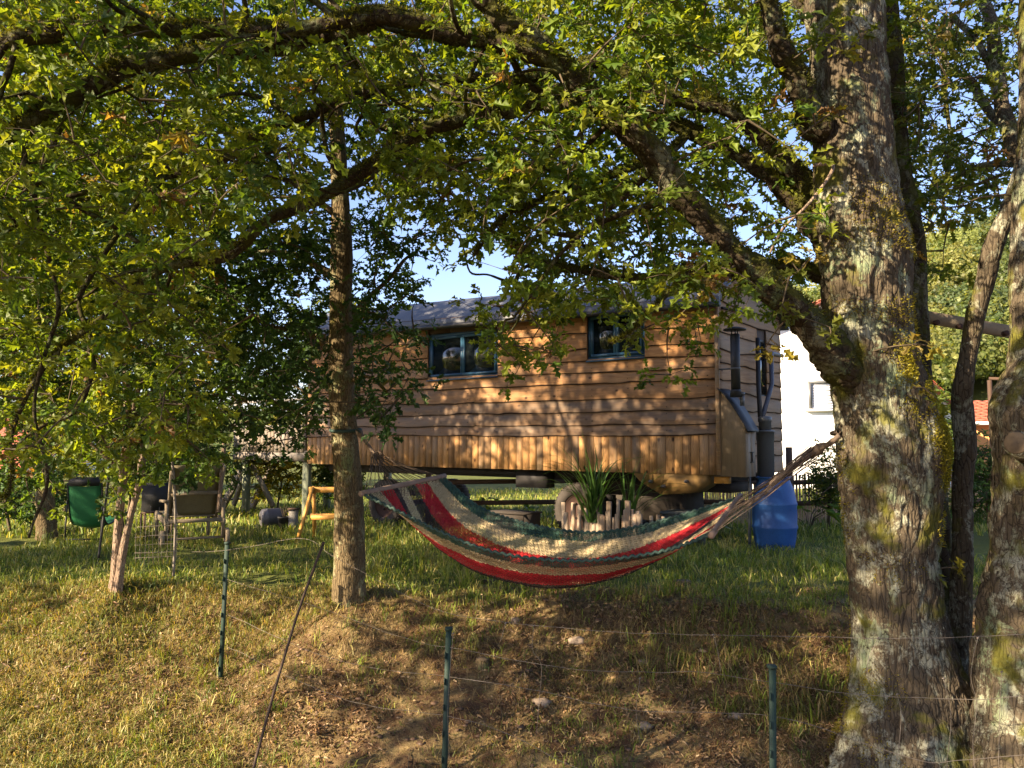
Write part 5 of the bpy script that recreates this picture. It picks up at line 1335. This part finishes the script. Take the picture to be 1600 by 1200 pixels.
# orange house, red roof at the far left
def simple_house(name, label, px0, px1, ye, yr, Y, depth, wall):
    x0, x1 = at(px0, 600, Y)[0], at(px1, 600, Y)[0]; ze, zr_ = at(px0, ye, Y)[2], at(px0, yr, Y + depth / 2)[2]; zg2 = gz((x0 + x1) / 2, Y) - .2
    t_ = Thing(name, ((x0 + x1) / 2, Y, zg2), label, 'house'); V = [(x0, Y, zg2), (x1, Y, zg2), (x1, Y, ze), (x0, Y, ze), (x0, Y + depth, zg2), (x1, Y + depth, zg2), (x1, Y + depth, ze), (x0, Y + depth, ze), (x0, Y + depth / 2, zr_), (x1, Y + depth / 2, zr_)]
    me = new_mesh('wall', t_.loc(V), [np.array([(0, 1, 2, 3), (5, 4, 7, 6)]), np.array([(1, 5, 6, 9, 2), (4, 0, 3, 8, 7)])]); link('wall', me, M[wall], t_.o)
    for s in (0, 1):
        ye_ = Y - .4 if s == 0 else Y + depth + .4; a_ = np.array([x0 - .3, ye_, ze - .05]); b_ = np.array([x1 + .3, ye_, ze - .05]); c_ = np.array([x0 - .3, Y + depth / 2, zr_ + .05])
        V = [a_, b_, c_ + (b_ - a_), c_]; V = V + [q_ + [0, 0, .1] for q_ in V]; m = MB(); m.add(V, [(0, 1, 2, 3), (4, 7, 6, 5), (0, 4, 5, 1), (1, 5, 6, 2), (2, 6, 7, 3), (3, 7, 4, 0)]); ro = t_.part('roof', m, M['tile'])
        if s == 0: tiles(t_, a_ + [0, 0, .1], b_ + [0, 0, .1], c_ + [0, 0, .1], 12, int((x1 - x0) * 2.5), ro)
    m = MB(); m.tube([np.array([x0 - .3, Y - .47, ze - .02]), np.array([x1 + .3, Y - .47, ze - .02])], .07, 10); t_.part('gutter', m, M['white_trim'])
    pane_window(t_, ((x0 + x1) / 2, Y, ze - 1.1), (1, 0, 0), 1.2, 1.2, (0, -1, 0)); return t_
simple_house('orange_house', 'low orange house with red tiled roof at far right', 1515, 1760, 661, 632, 34, 8, 'orange_wall')
simple_house('red_roof_house', 'house with red tiled roof behind trees at far left', -160, 40, 735, 660, 36, 9, 'white_wall')

# ------------------------------------------------------------------ shrubs and background trees
def shrub(label, x, y, h, r, n, tone, size, name='garden_shrub', jit=.08):
    return crown_tree(name, label, x, y, h, h * .55, r, n, tone, size, None, 'simple', 3, 'twig', .02, h * .5 / r, .01, 'shrub', jit)
p = at(1292, 770, 13.5); shrub('dark leafy shrub between blue barrel and big oak', p[0], 13.5, 1.35, .35, 110, 'mid', .07)
p = at(1545, 740, 12.0); shrub('green shrub between the right oak trunks', p[0], 12.0, 1.5, .6, 130, 'deep', .09)
p = at(1420, 740, 16.8); shrub('bush directly behind the big oak trunk', p[0], 16.8, 1.4, .8, 90, 'mid', .09)
p = at(432, 760, 18.6); shrub('golden yellow shrub seen beneath the deck', p[0], 18.6, 2.0, 1.1, 200, 'yellow', .10)
p = at(560, 750, 19.8); shrub('green shrub under the deck right of the yellow one', p[0], 17.8, 1.7, .6, 130, 'deep', .09)
p = at(100, 760, 17.5); shrub('pale green conifer like shrub behind the green lounger', p[0], 17.5, 3.0, .7, 200, 'yellow', .09)
p = at(20, 800, 13.5); shrub('low dark bush at the far left edge', p[0], 13.5, 1.1, 1.1, 150, 'deep', .10)
p = at(265, 760, 15.5); shrub('dark bush left of the deck stairs', p[0], 16.5, 2.2, 1.0, 200, 'deep', .10)
p = at(200, 760, 17.0); shrub('tall hedge bush behind the small twin stemmed tree', p[0], 17.0, 2.6, 1.2, 240, 'mid', .11)
def hedge_tree(x, y, label, cz, rad, n, tone): crown_tree('garden_tree', label, x, y, cz * 1.4, cz, rad, n, tone, .2, None, 'simple', 4, 'slim_bark', .15, .9, .0, 'tree', .32)
hedge_tree(-16, 24, 'large tree rising behind the hedge at far left', 4.6, 4.0, 420, 'mid')
hedge_tree(-5.6, 27, 'large green tree directly behind the deck', 3.6, 3.0, 330, 'mid')
hedge_tree(12.5, 24.5, 'round bright tree between white house and orange house', 2.0, 1.2, 110, 'mid')
def broad_plant(px, D, label, s=1.0, py=780):
    p = at(px, py, D); z = gz(p[0], p[1]); t_ = Thing('broadleaf_plant', (p[0], p[1], z), label, 'plant')
    for k in range(9):
        a = rng.uniform(0, 6.28); e = np.array([math.cos(a) * .28, math.sin(a) * .28, rng.uniform(.25, .5)]) * s; m = MB(); m.tube([(0, 0, 0), e * [.4, .4, .7], e], [.008, .006, .004], 5); st_ = t_.part('stalk', m, M['twig'], True)
        V, T, cc = leaf_mesh(np.array([e]), np.array([[math.cos(a), math.sin(a), -.15]]), np.array([[.2, -.3, 1.0]]), np.array([.32 * s]), np.array([[.10, .17, .03]]) * rng.uniform(.8, 1.3), 'simple', .3, .3)
        V = np.array([e]) + (V - e) * [1, 1, 1]; t_.raw('leaf', V, [T], M['leaf'], True, False, cc)
broad_plant(1108, 12.8, 'broad leaved plant beside the grey pipe under the wagon')
broad_plant(1262, 13.2, 'broad leaved plant right of the blue barrel')
broad_plant(752, 15.5, 'broad leaved plant seen beneath the wagon, left of the black box', 1.1, 770)
broad_plant(812, 16.2, 'smaller broad leaved plant near the rail fence under the wagon', .8, 765)

# wooded hillside: one far mass of crowns
def forest():
    V = []; T = []; Cc = []; n0 = 0; r2 = np.random.default_rng(5)
    pts = []
    while len(pts) < 330:
        x, y = r2.uniform(20, 140), r2.uniform(72, 190)
        if x / y < .33 or x / y > .74: continue
        if ground_z(x, y) > 4 and y < 200: pts.append((x, y))
    for x, y in pts:
        R = r2.uniform(3.0, 5.2); H = R * r2.uniform(.9, 1.3); z = float(ground_z(x, y)) + H * 1.1
        n = 150; u_ = unit(r2.normal(size=(n, 3))); u_[:, 2] = np.abs(u_[:, 2]) * 1.1 - .25
        lump = 1 + .35 * noise3(u_, 2.4, int(x) % 60)
        c = np.array([x, y, z]) + u_ * lump[:, None] * [R, R, H]
        m_ = 7; c = np.repeat(c, m_, 0) + r2.normal(0, .38, (n * m_, 3)); k = len(c)
        d1 = unit(r2.normal(size=(k, 3))); d2 = unit(np.cross(d1, np.repeat(u_, m_, 0) + r2.normal(0, .3, (k, 3)))); s = r2.uniform(.16, .42, (k, 1))
        V.append(np.stack([c - d1 * s, c + d2 * s * .8, c + d1 * s, c - d2 * s * .8], 1).reshape(-1, 3))
        T.append(n0 + np.arange(4 * k).reshape(-1, 4)); n0 += 4 * k
        base = np.array(GREEN['hill'][r2.integers(0, 4)]) * r2.uniform(.75, 1.25)
        Cc.append(np.repeat(base[None] * r2.uniform(.7, 1.35, (k, 1)), 4, 0))
    o = link('forest', new_mesh('forest', np.concatenate(V), [np.concatenate(T)], False, np.concatenate(Cc)), M['leaf'])
    tag(o, 'wooded hillside of rounded green crowns beyond the houses', 'forest', kind='stuff')
forest()

# ------------------------------------------------------------------ grass, dry leaves, stones, stump
def clearance(x, y):
    """0 inside trunks"""
    d = np.minimum(np.hypot(x - OAK[0], y - OAK[1]), 9)
    return d > .34
def blades(name, label, n, xr, yr, h, w, pal, dens_f, lean=.5, clump=0, flat=0):
    if clump:
        k = n // clump; cx = rng.uniform(*xr, k); cy = yr[0] + (yr[1] - yr[0]) * rng.random(k) ** 1.25
        keep = rng.random(k) < dens_f(cx, cy); cx, cy = cx[keep], cy[keep]
        hs = rng.uniform(.6, 1.5, len(cx)); x = np.repeat(cx, clump) + rng.normal(0, .035, len(cx) * clump); y = np.repeat(cy, clump) + rng.normal(0, .035, len(cx) * clump); hm_ = np.repeat(hs, clump)
        tint_ = np.repeat(rng.integers(0, len(pal), len(cx)), clump); tint_ = np.where(rng.random(len(x)) < .3, rng.integers(0, len(pal), len(x)), tint_)
    else:
        x = rng.uniform(*xr, n); y = yr[0] + (yr[1] - yr[0]) * rng.random(n) ** 1.25
        keep = rng.random(n) < dens_f(x, y); x, y = x[keep], y[keep]; hm_ = np.ones(len(x)); tint_ = rng.integers(0, len(pal), len(x))

    ok = clearance(x, y); x, y, hm_, tint_ = x[ok], y[ok], hm_[ok], tint_[ok]
    n = len(x); z = ground_z(x, y) - .005
    H_ = h * hm_ * rng.uniform(.4, 1.3, n); a = rng.uniform(0, 6.28, n); b = rng.uniform(0, 6.28, n)
    L_ = H_ * rng.uniform(.05, 1, n) * lean * 1.8
    d = np.stack([np.cos(a), np.sin(a), a * 0], 1); s = np.stack([np.cos(b), np.sin(b), b * 0], 1) * (w * rng.uniform(.6, 1.4, n))[:, None]
    P0 = np.stack([x, y, z], 1); up = np.array([0, 0, 1.0])
    P1 = P0 + d * (L_ * .32)[:, None] + up * (H_ * .62)[:, None]; P2 = P0 + d * L_[:, None] + up * (H_ * (1 - .3 * lean))[:, None]
    if flat:
        L2 = H_ * 1.0; P1 = P0 + d * (L2 * .5)[:, None] + up * rng.uniform(.004, flat, (n, 1)); P2 = P0 + d * L2[:, None]; P2[:, 2] = ground_z(P2[:, 0], P2[:, 1]) + rng.uniform(.002, flat, n); P1[:, 2] = np.maximum(P1[:, 2], ground_z(P1[:, 0], P1[:, 1]) + .006)
    V = np.stack([P0 - s, P0 + s, P1 - s * .8, P1 + s * .8, P2], 1).reshape(-1, 3)
    o5 = (np.arange(n) * 5)[:, None]
    Q = o5 + np.array([[0, 1, 3, 2]]); T = o5 + np.array([[2, 3, 4]])
    cc = np.array(pal)[tint_] * rng.uniform(.7, 1.35, (n, 1)); cc = np.repeat(cc, 5, 0)
    o = link(name, new_mesh(name, V, [Q, T], False, cc), M['grassblade']); tag(o, label, 'grass', kind='stuff'); return o
GP = [(.13, .19, .025), (.18, .23, .03), (.24, .26, .045), (.08, .13, .018), (.36, .32, .11)]
DP_ = [(.28, .21, .085), (.19, .145, .055), (.10, .12, .025), (.34, .27, .12), (.13, .15, .03)]
YP = [(.22, .22, .05), (.16, .19, .035), (.38, .30, .12), (.30, .24, .075), (.10, .135, .022)]
def n2(x, y, s, k): return noise3(np.stack([x, y, x * 0], -1), s, k)
blades('lawn_grass', 'long green grass on the flat lawn around the wagon', 62000, (-6.5, 5.5), (6.9, 13.5), .11, .0042, GP, lambda x, y: np.clip(.7 + .6 * n2(x, y, 1.1, 7), .05, 1) * np.clip((y - 6.9 - .35 * np.clip(-x - .8, 0, 1.2) + .9 * n2(x, y, 1.3, 41)) * 1.3 + .15, .08, 1), .8)
blades('lawn_grass', 'taller grass tufts on the lawn and along the crest', 24000, (-6.5, 5.0), (6.9, 13.5), .19, .0045, GP, lambda x, y: np.clip(.3 + .9 * n2(x, y, .8, 8), 0, 1) * np.clip((y - 6.9 - .5 * np.clip(-x - .8, 0, 1.2) + .9 * n2(x, y, 1.3, 42)) * 1.2 + .12, .0, 1), .8, 14)
blades('far_grass', 'grass beneath and behind the wagon', 26000, (-11, 12), (12.5, 26), .16, .011, GP, lambda x, y: y * 0 + .9, .6)
blades('bank_grass', 'short dry grass and straw on the bank', 85000, (-5, 3.6), (4.4, 7.6), .055, .0028, DP_, lambda x, y: np.clip(.45 + .9 * n2(x, y, 1.6, 9) + .3 * (x < -1.5), .08, 1), 1.3)
blades('bank_grass', 'green grass tufts dotted over the bank', 40000, (-5, 3.6), (4.3, 7.6), .085, .003, GP, lambda x, y: np.clip(.16 + .9 * n2(x, y, 1.3, 12) + .25 * (x > 1.6), 0, 1), .8, 16)
blades('bank_grass', 'thin mixed green and straw grass on the right half of the bank', 16000, (-.8, 3.2), (4.4, 7.0), .06, .003, GP + DP_, lambda x, y: np.clip(.25 + .9 * n2(x, y, 1.0, 17), 0, 1), 1.0, 9)
MAT = [(.23, .155, .07), (.14, .095, .045), (.30, .215, .10), (.09, .058, .03), (.15, .14, .045), (.36, .28, .145)]
blades('matted_straw', 'matted dead straw and dry stems lying over the bank', 90000, (-4.6, 3.4), (4.3, 7.5), .13, .0022, MAT, lambda x, y: np.clip(.5 + 1.0 * n2(x, y, 1.2, 27), .05, 1), flat=.03)
blades('slope_grass', 'sunlit yellow green grass on the lower left slope', 60000, (-5.2, -.8), (4.2, 7.6), .075, .003, YP, lambda x, y: np.clip((-1.5 - x) * .6 + 1.1 * n2(x, y, 1.3, 13), 0, 1), 1.0)
blades('dry_grass', 'tall straw coloured grass at the crest near the big oak', 9000, (.9, 3.0), (5.4, 7.2), .15, .003, DP_ + GP[:2], lambda x, y: np.clip(.2 + n2(x, y, 1.6, 14), 0, 1), .8, 12)

def litter(n, xr, yr, size, label, f):
    x = rng.uniform(*xr, n); y = rng.uniform(*yr, n); k = rng.random(n) < f(x, y); x, y = x[k], y[k]; n = len(x)
    P = np.stack([x, y, ground_z(x, y) + rng.uniform(.002, .02, n)], 1)
    a = rng.uniform(0, 6.28, n); ax = np.stack([np.cos(a), np.sin(a), rng.normal(0, .3, n)], 1); nr = np.stack([rng.normal(0, .5, n), rng.normal(0, .5, n), np.ones(n)], 1)
    pal = np.array([(.22, .13, .065), (.15, .085, .04), (.28, .18, .09), (.10, .06, .03), (.34, .24, .13)]); c = pal[rng.integers(0, 5, n)] * rng.uniform(.7, 1.2, (n, 1))
    V, T, cc = leaf_mesh(P, ax, nr, size * rng.uniform(.5, 1.2, n), c, 'simple', .9, .6)
    o = link('leaf_litter', new_mesh('leaf_litter', V, [T], False, cc), M['litter']); tag(o, label, 'leaves', kind='stuff')
litter(52000, (-5, 3.6), (4.3, 7.4), .036, 'dry brown oak leaves scattered over the bank', lambda x, y: np.clip(.5 + 1.1 * n2(x, y, 1.4, 21), 0.05, 1))
n = 2600; x = rng.uniform(-3.6, 3.2, n); y = rng.uniform(4.4, 7.0, n); k = rng.random(n) < np.clip(.35 + 1.1 * n2(x, y, 1.5, 31), 0, 1); x, y = x[k], y[k]; n = len(x)
oc_v = np.array([(1, 0, 0), (-1, 0, 0), (0, 1, 0), (0, -1, 0), (0, 0, 1), (0, 0, -1), (.6, .6, .6), (-.6, .6, .6), (-.6, -.6, .6), (.6, -.6, .6)], float)
oc_t = np.array([(4, 6, 7), (4, 7, 8), (4, 8, 9), (4, 9, 6), (0, 2, 6), (2, 7, 6), (2, 1, 7), (1, 8, 7), (1, 3, 8), (3, 9, 8), (3, 0, 9), (0, 6, 9), (0, 5, 2), (2, 5, 1), (1, 5, 3), (3, 5, 0)])
sz_ = .008 + .022 * rng.random(n) ** 3
V = np.stack([x, y, ground_z(x, y)], 1)[:, None] + (oc_v[None] * rng.uniform(.6, 1.3, (n, 10, 1))) * sz_[:, None, None] * [1.2, 1, .7]
cc = np.repeat(np.array([(.13, .078, .045)]) * rng.uniform(.5, 1.5, (n, 1)), 10, 0)
tag(link('earth_clods', new_mesh('earth_clods', V.reshape(-1, 3), [(oc_t[None] + (np.arange(n) * 10)[:, None, None]).reshape(-1, 3)], True, cc), M['litter']), 'small clods of brown earth on the bank', 'soil', kind='stuff')
# twigs lying about
m = MB()
for k in range(260):
    x, y = rng.uniform(-4.5, 3), rng.uniform(4.5, 7.2); a = rng.uniform(0, 6.28); L_ = rng.uniform(.05, .28)
    P_ = [np.array([x + math.cos(a) * L_ * f + rng.normal(0, .006), y + math.sin(a) * L_ * f, gz(x + math.cos(a) * L_ * f, y + math.sin(a) * L_ * f) + .012]) for f in (0, .5, 1)]
    m.add(*tube_np(P_, [.003, .003, .0015], 4, False)[:2])
V, Fs = m.arrays(); tag(link('fallen_twigs', new_mesh('fallen_twigs', V, Fs), M['twig']), 'small dead twigs lying on the bank', 'twigs', kind='stuff')

def rock(px, py, D, r, label, name='stone', mat='stone', sq=.55):
    p = at(px, py, D); x, y = p[0], p[1]; y = D; z = gz(x, y)
    a = np.linspace(0, math.pi, 9)[:, None]; b = np.linspace(0, 2 * math.pi, 15)[None, :-1]
    d = np.stack([np.sin(a) * np.cos(b), np.sin(a) * np.sin(b), np.cos(a) + 0 * b], -1); k_ = 1 + .28 * noise3(d, 1.7, int(px) % 40) + .1 * noise3(d, 5, 3)
    V = (np.array([x, y, z]) + d * k_[..., None] * r * [1.2, 1, sq]).reshape(-1, 3)
    i_, j_ = np.meshgrid(np.arange(8), np.arange(14), indexing='ij'); Q = np.stack([i_ * 14 + j_, (i_ + 1) * 14 + j_, (i_ + 1) * 14 + (j_ + 1) % 14, i_ * 14 + (j_ + 1) % 14], -1).reshape(-1, 4)
    o = link(name, new_mesh(name, V - [x, y, z], [Q], True), M[mat]); o.location = (x, y, z); tag(o, label, 'stone'); return o
def gd(px, py):   # distance at which the ground shows at this pixel
    for D in np.arange(3.5, 14, .02):
        p = at(px, py, D)
        if p[2] <= gz(p[0], D): return D
    return 8
for px, py, r, lab in ((1004, 1036, .035, 'small pinkish stone in the middle of the bank'), (806, 970, .04, 'round tan stone at the left end of the wire strand'), (1098, 1018, .03, 'orange stone under the right part of the hammock'), (1005, 1138, .055, 'squarish brown stone low on the bank'), (846, 1100, .06, 'flat tan stone left of the lowest wire'), (900, 1005, .06, 'pale flat stone in the bare soil under the hammock'), (1150, 1120, .05, 'rough clod left of the right green post')):
    rock(px, py, gd(px, py), r, lab)
def stump(px, py, r, h, lab, tilt=0):
    D = gd(px, py); p = at(px, py, D); z = gz(p[0], D); t_ = Thing('tree_stump', (p[0], D, z), lab, 'stump'); m = MB()
    V, Q, T = tube_np([(0, 0, -.05), (0, 0, h * .5), (0, 0, h)], [r * 1.1, r, r * .97], 24, False, .08, 3, 12); t_.raw('stump_bark', V, [Q], M['slim_bark'], True, True)
    V, Q, T = tube_np([(0, 0, h - .004), (0, 0, h + .004)], [r * .94, r * .93], 24, True, .08, 3, 12); t_.raw('cut_face', V, [Q, T], M['cut_wood'], True)
stump(1066, 918, .085, .055, 'low round stump with cut face below the hammock right side')
stump(754, 1040, .055, .04, 'small round sawn disc in the bank right of the middle post')
D = gd(768, 912); p = at(768, 912, D)
t_ = Thing('broken_board', (p[0], D, gz(p[0], D) + .01), 'short pale board lying under the left part of the hammock', 'board', rz=.2)
m = MB(); m.box((-.13, -.02, 0), (.13, .03, .025)); t_.part('plank', m, M['cut_wood'], True); m = MB(); m.box((-.09, -.045, .0), (.02, -.022, .03)); t_.part('splinter', m, M['cut_wood'], True)
# moss cushions on the feet of the oaks
def cushion(thing_, c, R, zr, n, hue):
    i = rng.integers(0, len(c) - 1, n); a = rng.uniform(0, 6.28, n); z = c[i, 2]; k = (z > zr[0]) & (z < zr[1]); i, a = i[k], a[k]; fr_ = rng.random((len(i), 1))
    d = np.stack([np.cos(a), np.sin(a), a * 0], 1); P = c[i] * (1 - fr_) + c[i + 1] * fr_ + d * (R[i] * rng.uniform(.98, 1.05, len(i)))[:, None]
    kk = noise3(P, 4.5, 6) > .12; P, d = P[kk], d[kk]; n = len(P)
    dd = unit(d + rng.normal(0, .5, (n, 3))); s = unit(np.cross(dd, rng.normal(size=(n, 3)))) * .004; l = rng.uniform(.006, .02, (n, 1))
    V = np.stack([P - s, P + s, P + dd * l], 1).reshape(-1, 3); cc = np.repeat(np.array([hue]) * rng.uniform(.5, 1.5, (n, 1)), 3, 0)
    thing_.raw('moss', V, [np.arange(3 * n).reshape(-1, 3)], M['leaf'], col=cc, kind='stuff')
cushion(oak, oc, oR, (-1, 3.2), 60000, (.22, .19, .02))
def patch(thing_, c, R, zc_, ac, rz_, ra, n, hue):
    z = rng.normal(zc_, rz_, n); a = rng.normal(ac, ra, n) - (z - zc_) * .5; i = np.array([np.argmin(abs(c[:, 2] - q_)) for q_ in z]) ; d = np.stack([np.cos(a), np.sin(a), a * 0], 1)
    P = c[i] + d * (R[i] * rng.uniform(.97, 1.035, n))[:, None]; P[:, 2] = z; kk = noise3(P, 9, 16) > -.15; P, d = P[kk], d[kk]; n = len(P)
    dd = unit(d + rng.normal(0, .6, (n, 3))); sd = unit(np.cross(dd, rng.normal(size=(n, 3)))) * .005; l = rng.uniform(.005, .015, (n, 1))
    V = np.stack([P - sd, P + sd, P + dd * l], 1).reshape(-1, 3); cc = np.repeat(np.array([hue]) * rng.uniform(.6, 1.4, (n, 1)), 3, 0)
    thing_.raw('moss', V, [np.arange(3 * n).reshape(-1, 3)], M['leaf'], col=cc, kind='stuff')
patch(oak, oc, oR, 1.88, -1.15, .16, .22, 5500, (.24, .22, .02)); patch(oak, oc, oR, 1.55, -.75, .12, .17, 3600, (.22, .20, .02))
